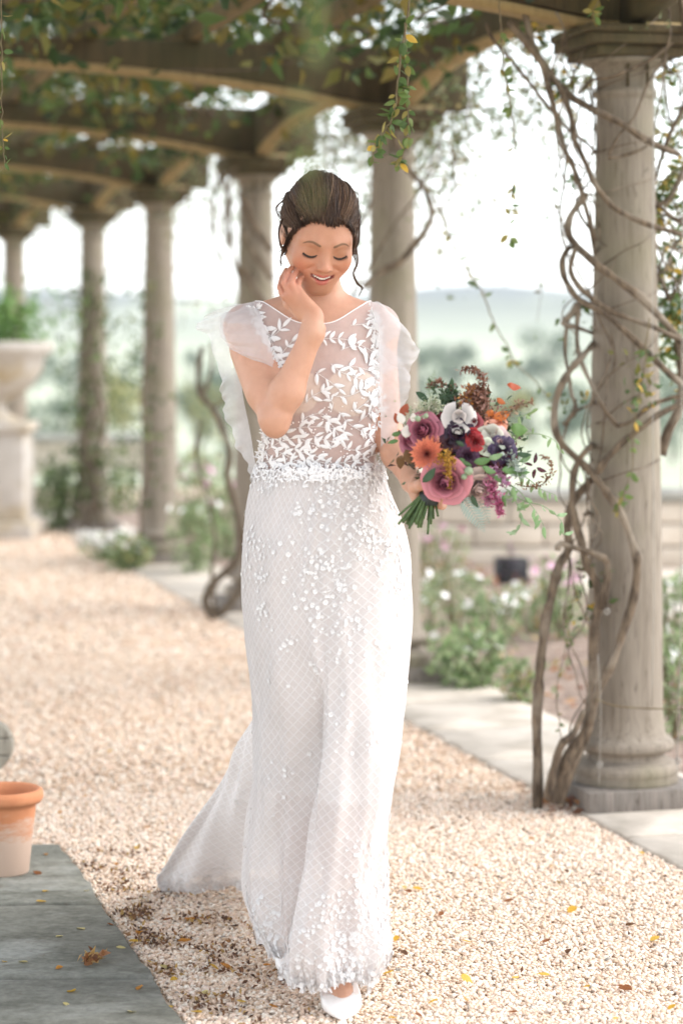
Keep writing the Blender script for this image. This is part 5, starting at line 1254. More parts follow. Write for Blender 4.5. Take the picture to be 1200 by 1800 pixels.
for lab_, px_, Y, h, w_, cols in [
 ('yellowing round tree beyond the bouquet', 845, 150, 4.6, 5.2, YEL), ('pale gold tree left of the yellowing one', 790, 165, 4.4, 4.5, YEL), ('small green tree at the meadow edge behind the second column', 745, 120, 3.6, 3.5, DKG+YEL),
 ('distant bluish tree left of the vine stems', 935, 210, 6, 8, DKG), ('broad dark tree behind the column vines', 990, 190, 6, 7, DKG), ('dark tree glimpsed right of the nearest column', 1180, 170, 7, 7, DKG),
 ('tree seen between the fourth and third columns', 350, 140, 5, 5, DKG+YEL), ('golden tree between the fourth and fifth columns', 222, 120, 4.2, 4, YEL), ('hedge tree left of the fifth column', 110, 150, 4.5, 6, DKG), ('leafy tree just left of the woman shoulder', 395, 180, 6, 6, DKG)
 , ('long low hedge tree at the far meadow edge behind the bouquet', 900, 240, 5, 12, DKG), ('dark round tree on the left of the far hedge', 800, 300, 8, 9, DKG), ('blue grey tree right of the far hedge', 960, 320, 9, 11, DKG), ('hazy tree behind the second column', 740, 280, 8, 9, DKG), ('distant tree line clump between the left columns', 330, 260, 8, 14, DKG), ('distant dark clump at the far left', 130, 260, 8, 14, DKG)]:
    x_ = (px_-HX)/FPX*Y; tree(lab_, px_, Y, h, w_, terr(x_,Y), cols)
# near tree with bare autumn branches overhanging from outside, upper right
# ================================================================ urn, crate, pot, bench
M['terra'], t, b, o_ = new_mat('terracotta'); v = coords(t); f = noise(t, v, 9, 6); f2 = noise(t, coords(t,(1,1,3)), 14, 6, .7)
sep = t.nodes.new('ShaderNodeSeparateXYZ'); t.links.new(v, sep.inputs[0])
lime = t.nodes.new('ShaderNodeMapRange'); lime.inputs['From Min'].default_value = .175; lime.inputs['From Max'].default_value = .06; t.links.new(sep.outputs[2], lime.inputs['Value'])
ad = t.nodes.new('ShaderNodeMath'); ad.operation = 'MULTIPLY_ADD'; t.links.new(f2, ad.inputs[0]); ad.inputs[1].default_value = 2.0
sb = t.nodes.new('ShaderNodeMath'); sb.operation = 'SUBTRACT'; t.links.new(lime.outputs[0], sb.inputs[0]); sb.inputs[1].default_value = 1.05; t.links.new(sb.outputs[0], ad.inputs[2])
c = ramp(t, f, [(.3,(.50,.19,.085)),(.7,(.62,.27,.13))]); c = mix(t, c, (.60,.47,.38), ramp(t, ad.outputs[0], [(.2,(0,0,0)),(.75,(.85,.85,.85))]))
t.links.new(c, b.inputs['Base Color']); b.inputs['Roughness'].default_value = .85; bump(t, b, f2, .3, .003)
gx_, gy_ = G(0,1537); gy_ += .0
pot = thing('terracotta_pot', 'weathered terracotta flowerpot standing on the grey slabs at the left edge', 'flowerpot', (P(5,0,6.06)[0], 6.06, .022))
pl_ = wloc(pot)
V_, F_ = lathe([(.001,0),(.062,0),(.066,.004),(.083,.165),(.086,.176),(.096,.178),(.101,.186),(.102,.197),(.099,.207),(.092,.211),(.086,.207),(.083,.190),(.080,.165),(.064,.030),(.001,.028)], pl_, 48)
obj('pot_body', V_, F_, M['terra'], pot)
V_, F_ = lathe([(.001,.150),(.05,.152),(.0775,.149)], pl_, 24); obj('potting_soil', V_, F_, M['soil'], pot)
M['benchwood'] = grain_mat('bench_wood', (.22,.20,.16), (.36,.33,.27))
bc_ = P(-22,1310,6.9)
bench = thing('bench', 'grey weathered wooden bench with rounded arm just entering at the left edge', 'bench', (bc_[0]-.3, 6.9, 0))
for k in range(3):                       # rounded end made of boards
    za, zb_ = -.074+k*.0495, -.074+k*.0495+.0475; zz_ = np.linspace(za,zb_,9); xr = np.sqrt(np.maximum(.075**2-zz_**2,0)); pol = np.vstack([np.c_[bc_[0]+xr, zz_+bc_[2]], [[bc_[0]-.3,zb_+bc_[2]],[bc_[0]-.3,za+bc_[2]]]]); m_ = len(pol)
    V_ = np.vstack([np.c_[pol[:,0],np.full(m_,6.875),pol[:,1]], np.c_[pol[:,0],np.full(m_,6.925),pol[:,1]]]); j_ = np.arange(m_); F_ = [j_[None], (j_[::-1]+m_)[None], np.stack([j_,j_+m_,(j_+1)%m_+m_,(j_+1)%m_],-1)]
    bevel(obj('board', V_, F_, M['benchwood'], bench, smooth=False), .003, 2)
for dx in (-.35,-1.0):
    V_, F_ = box((bc_[0]+dx, 6.9, .12),(.06,.06,.24)); obj('leg', V_, F_, M['benchwood'], bench, smooth=False)
for k in range(4): V_, F_ = box((bc_[0]-.65, 6.95+k*.1, .27),(1.1,.085,.025)); bevel(obj('seat_slat', V_, F_, M['benchwood'], bench, smooth=False), .004, 1)
cr = G(898,1036); M['crate'] = plain('black_plastic', (.03,.03,.035), .5)
crt = thing('plant_crate', 'small black plastic crate of purple plants standing by the stone wall', 'crate', (cr[0],cr[1],.012))
for (dx,dy,sx,sy) in ((0,-.078,.17,.008),(0,.078,.17,.008),(-.081,0,.008,.164),(.081,0,.008,.164)):
    for zb in (.0,.042,.084,.122): V_, F_ = box((cr[0]+dx,cr[1]+dy,.032+zb),(sx,sy,.030)); obj('side_slat', V_, F_, M['crate'], crt, smooth=False)
for sx in (-1,1):
    for sy in (-1,1): V_, F_ = box((cr[0]+sx*.081,cr[1]+sy*.078,.09),(.014,.014,.155)); obj('corner_post', V_, F_, M['crate'], crt, smooth=False)
V_, F_ = box((cr[0],cr[1],.02),(.16,.15,.01)); obj('bottom', V_, F_, M['crate'], crt, smooth=False)
V_, F_, c_ = leaf_cloud(np.array([cr[0],cr[1],.12])+rng.normal(0,.035,(140,3)), .035, [(.30,.15,.30),(.42,.2,.28),(.1,.14,.06),(.06,.05,.08)]); obj('seedlings', V_, F_, M['leaf'], crt, col=c_, smooth=False, kind='stuff')
# urn on a pedestal
M['urn'] = mottled('urn_stone', (.40,.36,.32),(.52,.48,.44), 7, .9, .4, .01, c3=(.38,.30,.19), scale3=3)
uY = 16.6; ux_ = P(-12,0,uY)[0]
urn = thing('stone_urn', 'wide stone urn of green plants on a pale pedestal at the left edge', 'urn', (ux_,uY,0)); ul_ = wloc(urn)
V_, F_ = box((ux_,uY,.06),(.62,.62,.12)); bevel(obj('plinth', V_, F_, M['urn'], urn, smooth=False), .015)
V_, F_ = box((ux_,uY,.42),(.50,.50,.60)); bevel(obj('pedestal', V_, F_, M['urn'], urn, smooth=False), .015)
V_, F_ = box((ux_,uY,.755),(.58,.58,.07)); bevel(obj('cap_stone', V_, F_, M['urn'], urn, smooth=False), .02)
V_, F_ = lathe([(.02,.79),(.17,.79),(.18,.81),(.12,.84),(.08,.88),(.09,.92),(.16,.96),(.27,1.03),(.34,1.14),(.36,1.24),(.40,1.26),(.42,1.30),(.40,1.34),(.35,1.34),(.33,1.28),(.02,1.26)], ul_, 40); obj('bowl', V_, F_, M['urn'], urn)
V_, F_, c_ = leaf_cloud(np.array([ux_,uY,1.48])+rng.normal(0,1,(900,3))*[.19,.15,.11], .07, [(.13,.26,.07),(.20,.34,.10),(.26,.40,.14)]); obj('urn_plants', V_, F_, M['leaf'], urn, col=c_, smooth=False, kind='stuff')
# ================================================================ bouquet
M['petal'] = attr_mat('petal', .55, .25, 0); M['stemgreen'] = mottled('flower_stem', (.035,.07,.02),(.10,.17,.05), 60, .6, 0)
BQ = thing('bouquet', 'loose autumn bouquet of mauve roses, peach dahlia and rust leaves in her hand', 'bouquet', HB)
BCEN = P(812,780,4.80)
def frame(D):
    D = np.asarray(D,float); D = D/np.linalg.norm(D); X_ = np.cross([0,0,1.],D); X_ /= np.linalg.norm(X_); return np.stack([X_,np.cross(D,X_),D],1)
def facing(c, toward=.55):
    return (c-BCEN)/np.linalg.norm(c-BCEN)*(1-toward)*1.3+np.array([0,-1,0.10])*toward
def cup_petals(c, D, R, layers, cin, cout, seed, npts=(7,8)):
    rg = np.random.default_rng(seed); Fm = frame(D); parts, cols = [], []
    for li,(n, rad, hgt, open_, span) in enumerate(layers):
        for k in range(n):
            ph = k*2*np.pi/n+li*.9+rg.normal(0,.12); u = np.linspace(-1,1,npts[0])[None]; v = np.linspace(0,1,npts[1])[:,None]
            rr = R*rad*(np.sin(v*np.pi/2)**.7)*(1+open_*v**3)*rg.uniform(.93,1.06); edge = 1-.18*np.abs(u)**2.5*v
            a_ = ph+u*span*(.35+.65*np.sin(v*np.pi*.5+.25*0)**.8)
            zz = R*hgt*v*edge-R*open_*.45*v**4*(1+.3*u**2); rr = rr*(1-.05*np.abs(u)*v)+R*.035*np.sin(u*5+k*2.1)*v+R*rg.normal(0,.03); zz = zz+R*rg.normal(0,.05)*v
            V_ = np.stack([rr*np.cos(a_),rr*np.sin(a_),zz-R*.35],-1).reshape(-1,3)@Fm.T+c
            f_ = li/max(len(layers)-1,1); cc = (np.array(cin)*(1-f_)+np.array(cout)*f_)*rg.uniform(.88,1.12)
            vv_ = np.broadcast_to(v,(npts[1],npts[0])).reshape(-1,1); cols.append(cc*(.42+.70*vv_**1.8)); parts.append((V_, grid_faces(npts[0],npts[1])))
    V_, F_ = join(parts); return V_, F_, np.vstack(cols)
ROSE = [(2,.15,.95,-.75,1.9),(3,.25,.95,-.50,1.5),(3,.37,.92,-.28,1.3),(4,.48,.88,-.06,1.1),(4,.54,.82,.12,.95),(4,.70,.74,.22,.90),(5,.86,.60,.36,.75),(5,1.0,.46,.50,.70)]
BLOOM = [(7,.30,.6,.1,.5),(9,.55,.5,.25,.42),(11,.8,.40,.4,.36),(12,1.0,.25,.5,.34)]
def flower_obj(name, px_, py_, Y, R, layers, cin, cout, label=None, tw=.55, seed=0, D=None):
    c = P(px_,py_,Y); Dd = facing(c,tw) if D is None else np.array(D,float)
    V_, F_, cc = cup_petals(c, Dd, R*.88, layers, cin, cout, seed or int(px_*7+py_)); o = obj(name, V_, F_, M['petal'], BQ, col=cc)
    if label: o['label'] = label
    return o
MAU, MAU2 = (.30,.07,.12), (.46,.16,.21)
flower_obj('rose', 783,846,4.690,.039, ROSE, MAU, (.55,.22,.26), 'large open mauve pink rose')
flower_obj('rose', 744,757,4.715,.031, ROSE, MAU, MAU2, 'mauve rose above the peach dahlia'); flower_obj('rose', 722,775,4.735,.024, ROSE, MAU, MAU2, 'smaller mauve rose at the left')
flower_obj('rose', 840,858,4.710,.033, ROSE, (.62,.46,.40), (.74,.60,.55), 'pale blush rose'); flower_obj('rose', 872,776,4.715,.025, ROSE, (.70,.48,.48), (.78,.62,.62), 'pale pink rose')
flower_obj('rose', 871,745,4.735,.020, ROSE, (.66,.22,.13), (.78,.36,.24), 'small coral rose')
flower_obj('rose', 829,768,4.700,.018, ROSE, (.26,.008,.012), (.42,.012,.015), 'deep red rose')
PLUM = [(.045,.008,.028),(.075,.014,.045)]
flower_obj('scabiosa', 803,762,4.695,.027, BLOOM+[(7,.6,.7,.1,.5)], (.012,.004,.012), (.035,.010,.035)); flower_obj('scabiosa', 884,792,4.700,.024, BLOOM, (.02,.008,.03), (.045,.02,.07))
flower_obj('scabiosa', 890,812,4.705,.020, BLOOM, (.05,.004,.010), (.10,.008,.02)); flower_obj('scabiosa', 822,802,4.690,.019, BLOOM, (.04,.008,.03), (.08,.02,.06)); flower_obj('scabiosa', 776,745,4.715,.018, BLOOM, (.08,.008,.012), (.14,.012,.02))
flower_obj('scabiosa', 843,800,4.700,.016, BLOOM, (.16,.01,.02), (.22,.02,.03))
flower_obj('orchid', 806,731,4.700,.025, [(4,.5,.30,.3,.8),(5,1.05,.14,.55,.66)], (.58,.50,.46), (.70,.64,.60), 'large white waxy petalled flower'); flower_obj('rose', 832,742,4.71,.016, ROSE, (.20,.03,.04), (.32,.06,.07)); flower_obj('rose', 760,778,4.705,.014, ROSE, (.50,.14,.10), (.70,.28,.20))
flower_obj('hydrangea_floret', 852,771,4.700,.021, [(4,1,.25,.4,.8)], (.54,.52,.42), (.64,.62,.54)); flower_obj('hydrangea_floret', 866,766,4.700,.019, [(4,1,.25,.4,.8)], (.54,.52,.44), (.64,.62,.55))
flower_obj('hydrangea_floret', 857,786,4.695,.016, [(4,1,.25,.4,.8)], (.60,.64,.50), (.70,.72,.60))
# dahlia: many narrow rays
c = P(749,798,4.690); Fm = frame(facing(c,.75)); parts, cols = [], []
ray, rayf = leaf_mesh(.34,0,3)
for k in range(110):
    f_ = k/110; a_ = k*2.39996; tilt = .12+1.35*f_**.8; L = .009+.028*f_**.7
    d = np.array([math.cos(a_)*math.sin(tilt),math.sin(a_)*math.sin(tilt),math.cos(tilt)]); s_ = np.array([-math.sin(a_),math.cos(a_),0]); n_ = np.cross(s_,d)
    V_ = ray*L; V_ = V_[:,:1]*s_+V_[:,1:2]*d+V_[:,2:3]*n_+np.array([0,0,-.012+.004*(1-f_)])
    parts.append((V_@Fm.T+c, rayf)); cc = np.array([.30,.05,.06])*(1-f_**.6)+np.array([.88,.34,.20])*f_**.6; cols.append(np.tile(cc*(.9+.2*rng.random()),(len(V_),1)))
V_, F_ = join(parts); o = obj('dahlia', V_, F_, M['petal'], BQ, col=np.vstack(cols)); o['label'] = 'peach orange dahlia with a dark centre'
# foliage leaves, each its own part
def bleaf(px_,py_,Y,ang,L,w_,c_,tilt=.3,label=None,name='leaf',bend=.05):
    V_, F_ = leaf_mesh(w_,bend,5); V_ = V_.copy(); V_[:,2] += -.22*V_[:,1]**2+.05*np.sin(V_[:,1]*9); V_ *= L
    a_ = math.radians(ang); d = np.array([math.cos(a_),-tilt*rng.choice([-1,1]),math.sin(a_)]); d /= np.linalg.norm(d); n_ = np.array([0,-1,.25])+rng.normal(0,.25,3); s_ = np.cross(d,n_); s_ /= np.linalg.norm(s_); n_ = np.cross(s_,d)
    V_ = V_[:,:1]*s_+V_[:,1:2]*d+V_[:,2:3]*n_+P(px_,py_,Y)
    cc = np.tile(np.array(c_,float)*(.9+.2*rng.random()),(len(V_),1)); o = obj(name, V_, F_, M['petal'], BQ, col=cc)
    if label: o['label'] = label
RUST, ORG, DG, MG, SG_ = (.30,.06,.02), (.62,.17,.03), (.035,.075,.03), (.10,.20,.06), (.30,.36,.28)
for a_ in [(890,676,4.72,-8,.030,.55,(.34,.06,.015),.1,'round rust red leaf held up at the top right'),(703,732,4.74,60,.030,.6,RUST,.1),(698,745,4.74,100,.022,.6,RUST,.2),(866,735,4.73,20,.036,.55,ORG,.1,'orange autumn leaf'),(858,718,4.735,-70,.034,.6,ORG,.1),(862,745,4.73,-35,.030,.6,(.66,.20,.04),.1),(872,700,4.73,-30,.022,.5,(.45,.12,.03),.1),
  (896,752,4.72,-5,.036,.72,(.09,.18,.035),.1,'broad green leaf at the right'),(770,700,4.74,10,.032,.5,DG,.2),(762,688,4.75,110,.030,.4,DG,.2),(775,712,4.74,60,.034,.45,DG,.3),(750,705,4.75,140,.030,.45,DG,.2),(790,690,4.76,80,.030,.4,(.05,.10,.04),.2),
  (742,848,4.68,50,.038,.42,DG,.2),(786,790,4.68,-100,.024,.4,(.06,.12,.05),.1),(832,812,4.68,10,.034,.45,MG,.2),(846,820,4.68,-20,.034,.40,MG,.2),(858,806,4.68,20,.030,.4,(.2,.3,.14),.2),(866,838,4.69,-10,.036,.4,MG,.2),(880,826,4.69,5,.040,.42,MG,.2),
  (900,832,4.70,10,.034,.40,(.14,.25,.09),.2),(912,812,4.70,30,.030,.38,(.12,.2,.08),.2),(908,798,4.70,0,.028,.4,DG,.2),(884,870,4.70,-80,.024,.35,MG,.2),(806,805,4.69,-30,.03,.35,MG,.1),(700,775,4.74,190,.022,.4,MG,.2),(688,765,4.74,20,.02,.5,MG,.2),
  (706,800,4.72,-100,.030,.6,(.12,.06,.02),.2,'dark bronze leaf beside the wrist'),(712,790,4.72,-60,.034,.6,(.14,.07,.02),.2),(722,800,4.72,-80,.03,.6,(.05,.03,.015),.2),(828,870,4.70,-60,.028,.4,DG,.2),(812,865,4.70,-90,.024,.4,DG,.2),(800,775,4.69,-20,.03,.3,DG,.1),(760,820,4.69,-30,.02,.4,DG,.1),
  (938,815,4.71,80,.022,.35,(.05,.005,.012),.1,'dark burgundy petal at the far right'),(942,822,4.71,-20,.022,.4,(.06,.006,.015),.1),(940,824,4.71,-100,.020,.4,(.05,.005,.012),.1),(936,818,4.71,170,.018,.35,(.06,.006,.015),.1)]:
    bleaf(*a_)
for px_,py_,L,a_ in ((712,770,.028,80),(708,745,.024,110),(780,758,.026,60),(726,742,.018,90)):
    bleaf(px_,py_,4.72,a_,L,.72,(.66,.62,.55),.1,name='seed_disc',bend=0)
# plumes: astilbe, amaranth, hydrangea lace, fern
def plume(name, pts, Y, w0, n, size, cols, label=None, stemr=.0012):
    q = catmull(px_path(pts,Y), 60); parts = [tube(q,[stemr,stemr*.5],5,False)]; t_ = rng.random(n); ii = (t_*59).astype(int); sp = w0*(1-.75*t_)[:,None]
    C_ = q[ii]+rng.normal(0,1,(n,3))*sp*[1,.6,1]; V_, F_, c_ = leaf_cloud(C_, size, cols); sv, sf = parts[0]
    VV, FF = join([(sv,sf),(V_,F_)]); cc = np.vstack([np.tile(np.array(cols[0])*.6,(len(sv),1)),c_]); o = obj(name, VV, FF, M['petal'], BQ, col=cc, smooth=False, kind='stuff')
    if label: o['label'] = label
BRN = [(.20,.085,.05),(.28,.13,.08),(.32,.17,.13),(.14,.06,.035)]; GLD = [(.46,.25,.03),(.38,.19,.025),(.55,.32,.05)]
plume('amaranth', [(785,790),(787,815),(788,835),(790,858)], 4.675, .006, 260, .007, GLD, 'drooping golden amaranth tassel')
plume('amaranth', [(770,806),(785,806),(800,812)], 4.68, .006, 120, .007, GLD)
plume('amaranth', [(812,730),(820,700),(828,680)], 4.73, .012, 260, .009, [(.50,.22,.04),(.4,.16,.03)]+BRN, 'rusty orange plume at the top')
plume('astilbe', [(850,760),(848,730),(842,700),(838,680)], 4.735, .020, 620, .009, BRN, 'brown feathery plume'); plume('astilbe', [(830,735),(835,712),(850,690)], 4.74, .018, 420, .009, BRN)
plume('astilbe', [(848,690),(850,670),(842,655),(828,648),(808,651)], 4.74, .005, 130, .010, BRN); plume('astilbe', [(800,690),(780,676),(765,672),(752,680)], 4.75, .004, 90, .009, BRN)
plume('astilbe', [(862,840),(868,865),(876,885),(880,905)], 4.70, .008, 300, .010, [(.45,.12,.22),(.55,.2,.32),(.38,.08,.16)], 'magenta plume hanging below the roses'); plume('astilbe', [(850,845),(856,868),(858,885)], 4.71, .008, 180, .009, [(.55,.25,.36),(.6,.32,.42)])
plume('astilbe', [(872,822),(878,840),(890,852)], 4.70, .009, 160, .009, [(.45,.2,.32),(.5,.26,.4)])
plume('green_filler', [(745,735),(752,722),(765,712)], 4.73, .018, 420, .007, [(.34,.36,.24),(.26,.30,.18),(.42,.40,.30)]); plume('green_filler', [(778,700),(790,695),(800,700)], 4.745, .014, 260, .010, [(.05,.10,.04),(.04,.07,.03)])
plume('hydrangea_lace', [(905,850),(930,856),(955,850),(968,830),(966,812),(950,800)], 4.72, .006, 120, .008, [(.20,.10,.05),(.26,.14,.08)], 'brown skeleton of a lacecap flower'); plume('hydrangea_lace', [(880,735),(905,715),(935,706)], 4.73, .006, 90, .009, [(.3,.18,.11),(.22,.13,.08)])
plume('dusty_leaf', [(900,800),(905,820),(915,835)], 4.70, .008, 90, .014, [(.40,.45,.40),(.34,.40,.34)])
def fern(pts, Y, L0, n, col, name='fern_frond'):
    q = catmull(px_path(pts,Y), n+2); parts = [tube(q,[.0010,.0004],4,False)]; lf, ff = leaf_mesh(.22,.03,3)
    for i in range(1,n+1):
        tg_ = q[i+1]-q[i]; tg_ /= np.linalg.norm(tg_); s_ = np.cross(tg_,[0,-1,0]); s_ /= np.linalg.norm(s_); L = L0*(math.sin(math.pi*(i/(n+1))**.7)*.9+.1)
        for sd in (-1,1):
            d = s_*sd*.85+tg_*.5; d /= np.linalg.norm(d); x_ = np.cross(d,[0,-1,0.1]); V_ = lf*L; parts.append((q[i]+V_[:,:1]*x_+V_[:,1:2]*d+V_[:,2:3]*np.array([0,-1,0]), ff))
    V_, F_ = join(parts); obj(name, V_, F_, M['petal'], BQ, col=np.array(col))
fern([(808,868),(822,888),(838,912),(852,936)], 4.70, .022, 14, (.30,.38,.33)); fern([(818,862),(838,878),(852,900),(860,922)], 4.72, .018, 12, (.34,.42,.36))
fern([(757,700),(753,680),(760,665),(764,650)], 4.75, .012, 8, (.22,.28,.16)); fern([(880,742),(905,722),(930,708)], 4.735, .010, 9, (.26,.20,.14))
def trail(pts, Y, nl, ls, col, lab_=None):
    q = catmull(px_path(pts,Y), 40); V_, F_ = tube(q,[.0010,.0005],4,False); obj('tendril', V_, F_, M['petal'], BQ, col=np.array(col)*.9)
    for i in np.linspace(6,39,nl).astype(int):
        a_ = rng.uniform(-150,-30) if rng.random() < .6 else rng.uniform(0,360); p = q[i]; bleaf(HX+p[0]/p[1]*FPX, HY+(CAMZ-p[2])/p[1]*FPX, p[1], a_, ls*rng.uniform(.7,1.2), .34, col, .3)
flower_obj('dahlia_bud', 836,776,4.69,.015, BLOOM, (.20,.006,.010), (.34,.01,.015)); flower_obj('scabiosa', 790,778,4.695,.016, BLOOM, (.03,.004,.010), (.07,.01,.02)); flower_obj('scabiosa', 860,818,4.70,.015, BLOOM, (.05,.006,.014), (.10,.012,.03)); flower_obj('rose', 868,756,4.72,.017, ROSE, (.62,.20,.10), (.80,.38,.26))
rb = np.random.default_rng(77)
for _ in range(46):                                     # small dark leaves tucked between the blooms
    a0 = rb.random()*6.28; rr = rb.uniform(.3,1.05); bleaf(818+rr*92*math.cos(a0), 778+rr*78*math.sin(a0), 4.735+.02*rb.random(), rb.uniform(0,360), rb.uniform(.018,.032), rb.uniform(.32,.5), [DG,(.05,.09,.035),(.10,.05,.03),MG,(.14,.05,.03),(.04,.06,.04)][rb.integers(0,6)], .4)
trail([(880,850),(905,880),(915,915),(905,940)], 4.73, 8, .024, (.26,.36,.20)); trail([(895,830),(925,840),(950,860),(975,870)], 4.73, 8, .020, (.22,.33,.15))
trail([(885,845),(910,862),(930,885),(945,905),(955,925)], 4.72, 8, .026, (.20,.32,.14)); trail([(870,760),(900,765),(930,762),(955,765),(975,775),(985,790)], 4.74, 7, .018, (.24,.34,.15))
trail([(890,860),(920,880),(955,890),(985,915),(990,940)], 4.76, 9, .024, (.24,.36,.18)); trail([(905,735),(925,728),(945,718)], 4.75, 4, .018, (.26,.36,.16))
# berries
for px_,py_,r in ((823,828,.009),(734,736,.006),(748,731,.005),(815,838,.006)):
    V_, F_ = lathe([(r*math.sin(a_),-r*math.cos(a_)) for a_ in np.linspace(.02,math.pi-.02,9)], P(px_,py_,4.68), 12); obj('berry', V_, F_, M['petal'], BQ, col=np.array([.30,.38,.24]))
# dark filler heart and stems
n_ = 1500; C_ = BCEN+rng.normal(0,1,(n_,3))*[.048,.028,.034]+np.array([0,.0,-.002]); V_, F_, c_ = leaf_cloud(C_, .018, [DG,(.05,.09,.04),(.08,.12,.05),(.06,.02,.02),(.10,.14,.07)]); obj('filler_foliage', V_, F_, M['petal'], BQ, col=c_, smooth=False, kind='stuff')
for k in range(30):
    a_ = rng.random()*6.28; r_ = rng.random()**.5; tie = HB+np.array([.000+.013*r_*math.cos(a_),-.004+.012*r_*math.sin(a_),.0])
    end = P(736+36*r_*math.cos(a_)-2,926-abs(r_*math.cos(a_))*12+rng.normal(0,5),4.77+.03*r_*math.sin(a_)); top = BCEN+np.array([.035*r_*math.cos(a_),.01*math.sin(a_),-.01])
    V_, F_ = tube(catmull([top,tie+np.array([.012,0,.028]),tie,end],18),[.0016,.0020,.0026,.0024],6); obj('stem', V_, F_, M['stemgreen'], BQ)
V_, F_ = lathe([(.001,-.010),(.0185,-.012),(.0200,.0),(.0190,.014),(.001,.015)], HB+np.array([.002,-.004,-.010]), 20); M['tie'] = plain('dark_tie', (.02,.03,.03), .6); obj('tie', V_, F_, M['tie'], BQ)
# ================================================================ fallen leaves
def fallen_mesh(col, L, curl):
    V_, F_ = leaf_mesh(.62,.06,4); V_ = V_.copy(); V_[:,2] = V_[:,2]*.6+curl*(np.abs(V_[:,0])*1.2+(V_[:,1]-.5)**2*.9); V_[:,2] -= V_[:,2].min(); V_[:,1] -= .5
    o = obj('fallen_leaf', V_*L, F_, None, None, col=np.array(col), loc=(0,0,0)); me = o.data; me.materials.append(M['leaf']); bpy.data.objects.remove(o); return me
FM = [fallen_mesh(c_,.032,cu) for c_,cu in (((.62,.38,.05),.5),((.55,.24,.04),.8),((.28,.11,.04),.7),((.62,.52,.22),.4),((.70,.46,.08),.2),((.14,.07,.035),.9),((.40,.42,.14),.3))]
CN = ['yellow','orange','dark brown','pale straw','golden','blackish','greenish']
def on_ground(px_,py_,z=.010):
    Y = (CAMZ-z)*FPX/(py_-HY); return (px_-HX)/FPX*Y, Y
near = [(80,1566,'near the foot of the terracotta pot'),(65,1536,'touching the right side of the pot base'),(73,1584,'in the middle of the far grey slab'),(152,1565,'at the gravel side of the far slab'),(105,1645,'on the grey slab second from the front'),(142,1632,'on the slab beside the pale stain'),(213,1665,'close to the slab edge'),(8,1690,'at the very left edge of the slab'),
 (42,1690,'just right of the left edge leaf'),(105,1702,'on the middle of the nearest full slab'),(125,1743,'in the joint between the two nearest slabs'),(245,1737,'at the end of the joint by the gravel'),(233,1778,'on the nearest slab'),(118,1765,'low on the nearest slab'),(195,1625,'on the joint beside the gravel'),(80,1502,'at the far corner of the paving')]
for i,(px_,py_,w_) in enumerate(near):
    k = [0,2,0,3,3,3,3,0,3,1,0,1,3,3,2,1][i]; x_,y_ = on_ground(px_,py_,.024); o = bpy.data.objects.new('fallen_leaf', FM[k]); COL.objects.link(o); o.location = (x_,y_,.0235); o.rotation_euler = (rng.normal(0,.12),rng.normal(0,.12),rng.random()*6.28)
    s_ = rng.uniform(.6,1.0); o.scale = (s_,)*3; tag(o, f'{CN[k]} fallen leaf {w_}', 'leaf', 'fallen leaves on the grey slabs')
# the curled brown cluster on the slab
cl_ = on_ground(162,1692,.024); V_, F_, c_ = leaf_cloud(np.c_[cl_[0]+rng.normal(0,.010,26),cl_[1]+rng.normal(0,.012,26),.030+rng.random(26)*.014], .026, [(.30,.13,.05),(.45,.28,.10),(.20,.08,.03)]); tag(obj('leaf_cluster', V_, F_, M['leaf'], col=c_, smooth=False), 'curled clump of dead brown leaves on the second grey slab', 'leaf clump')
spots = [(243,1641),(238,1655),(295,1617),(333,1617),(325,1655),(250,1580),(228,1583),(306,1722),(376,1700),(442,1683),(470,1697),(757,1458),(935,1475),(970,1522),(882,1552),(835,1522),(733,1563),(718,1568),(1108,1627),(1000,1674),(1030,1735),(1090,1735),(1098,1740),(760,1760),(735,1785),(775,1608),(893,1585),(820,1655),(955,1713),(905,1718),(860,1700),(710,1677),(695,1650),(1127,1500),(1060,1560),(1005,1600),(395,1700),(360,1745),(425,1760),(480,1770),(345,1780),(290,1700),(262,1690),(280,1745),(300,1770),(330,1560),(205,1520),(240,1490),(105,1430),(195,1320),(220,1350),(260,1455),(150,1400),(710,1560),(680,1710),(690,1790),(820,1720),(1150,1650),(1180,1770),(1080,1790),(900,1780),(960,1655)]
USED = set(); LMK = [(300,1590,'the tip of the train'),(450,1700,'the left hem'),(600,1790,'the white shoe'),(690,1620,'the right hem'),(960,1430,'the foot of the vine'),(1100,1500,'the pale slab edge'),(245,1655,'the grey slab edge'),(130,1500,'the far grey slab corner'),(310,1790,'the nearest slab corner'),(1180,1780,'the bottom right corner'),(900,1650,'the middle of the open gravel'),(760,1460,'the gravel between gown and column'),(220,1330,'the bench arm')]
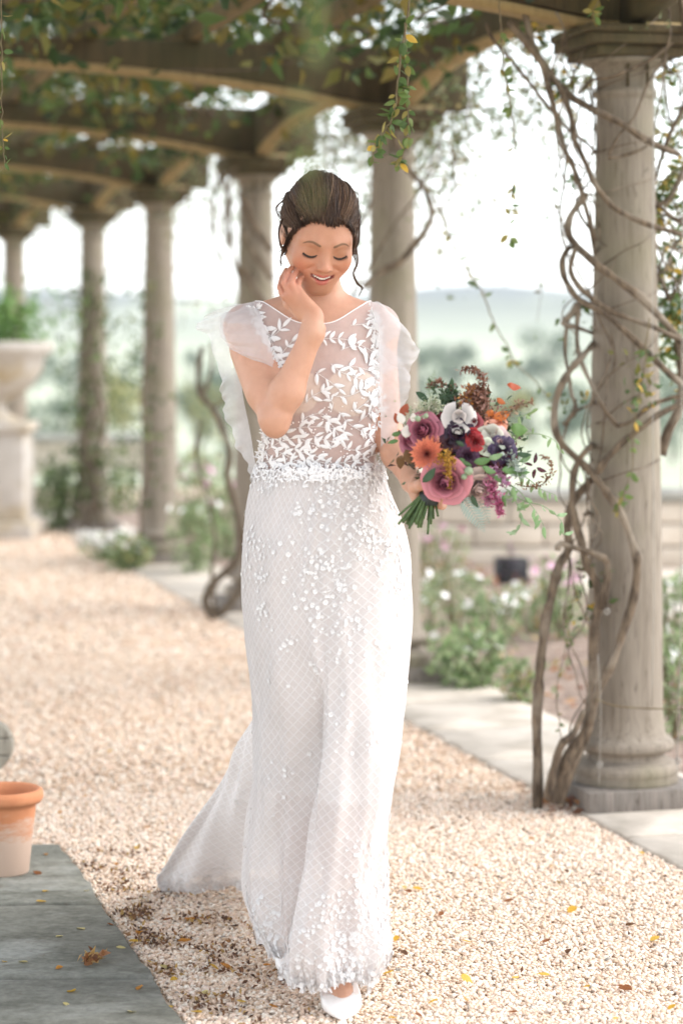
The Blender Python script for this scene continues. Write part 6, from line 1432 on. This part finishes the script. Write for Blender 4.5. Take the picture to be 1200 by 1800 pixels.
for i,(px_,py_) in enumerate(spots):
    k = int(rng.choice([0,1,2,3,4,5],p=[.3,.2,.18,.08,.16,.08])); x_,y_ = on_ground(px_,py_,.014); o = bpy.data.objects.new('fallen_leaf', FM[k]); COL.objects.link(o); o.location = (x_,y_,.0145); o.rotation_euler = (rng.normal(0,.25),rng.normal(0,.25),rng.random()*6.28); s_ = rng.uniform(.55,1.0); o.scale = (s_,)*3
    lm = min(LMK, key=lambda q: math.hypot(q[0]-px_, (q[1]-py_)*1.6)); dx, dy = px_-lm[0], py_-lm[1]; dist = math.hypot(dx,dy*1.6)
    dw = 'right beside' if dist < 32 else ('just' if dist < 70 else ('a step' if dist < 130 else 'well'))
    dr = '' if dist < 32 else ((('to the right of' if dx > 0 else 'to the left of') if abs(dx) > abs(dy)*1.6 else ('in front of' if dy > 0 else 'behind')))
    for s_try in (s_, .6, .75, .95):
      s_ = s_try; lb_ = ' '.join(f"{'broad' if s_ > .85 else ('small' if s_ > .68 else 'tiny')} {CN[k]} leaf {dw} {dr} {lm[2]}".split())
      if lb_ not in USED: break
    USED.add(lb_); o.scale = (s_,)*3
    sz = 'broad' if s_ > .85 else ('small' if s_ > .68 else 'tiny'); tag(o, ' '.join(f'{sz} {CN[k]} leaf {dw} {dr} {lm[2]}'.split()), 'leaf', 'fallen leaves on the gravel')
# brown crumbs and bits of dead leaf gathered along the paving edge and under the hem
C_ = []
for _ in range(3300):
    u = rng.random()
    if u < .45: y_ = rng.uniform(4.65,6.4); x_ = LX(y_)+.02+abs(rng.normal(0,.10))
    elif u < .75: px_ = rng.uniform(200,560); py_ = 1590+abs(rng.normal(0,70))+(px_-200)*.12; x_,y_ = on_ground(px_,min(py_,1850))
    else: y_ = rng.uniform(4.6,8); x_ = rng.uniform(-1.2,1.0)
    if x_ > IN_X(y_)-.01 or (x_ < LX(y_)+.005 and y_ < 6.42): continue
    q_ = math.sin(x_*23+1.7*math.sin(y_*17))+math.sin(y_*29+x_*11)
    if q_ < (.0 if u < .75 else 1.0): continue
    C_.append((x_,y_,.010+rng.random()*.008))
V_, F_, c_ = leaf_cloud(np.array(C_), .0125, [(.13,.06,.03),(.20,.10,.05),(.10,.055,.035),(.30,.16,.07),(.42,.27,.09)]); tag(obj('leaf_crumbs', V_, F_, M['leaf'], col=c_, smooth=False), 'dark crumbs of dead leaves scattered over the gravel', 'leaf litter', kind='stuff')
# brown leaves banked at the foot of the vine
p_ = on_ground(1000,1405,.01); V_, F_, c_ = leaf_cloud(np.c_[p_[0]+rng.normal(0,.045,120),p_[1]+rng.normal(0,.07,120)-.05,.015+rng.random(120)*.02], .03, [(.30,.11,.05),(.42,.20,.08),(.2,.09,.05)]); tag(obj('leaf_drift', V_, F_, M['leaf'], col=c_, smooth=False), 'drift of rusty dead leaves at the foot of the vine and column', 'leaf litter', kind='stuff')
for o in bpy.data.objects:
    if 'wl' in o: del o['wl']
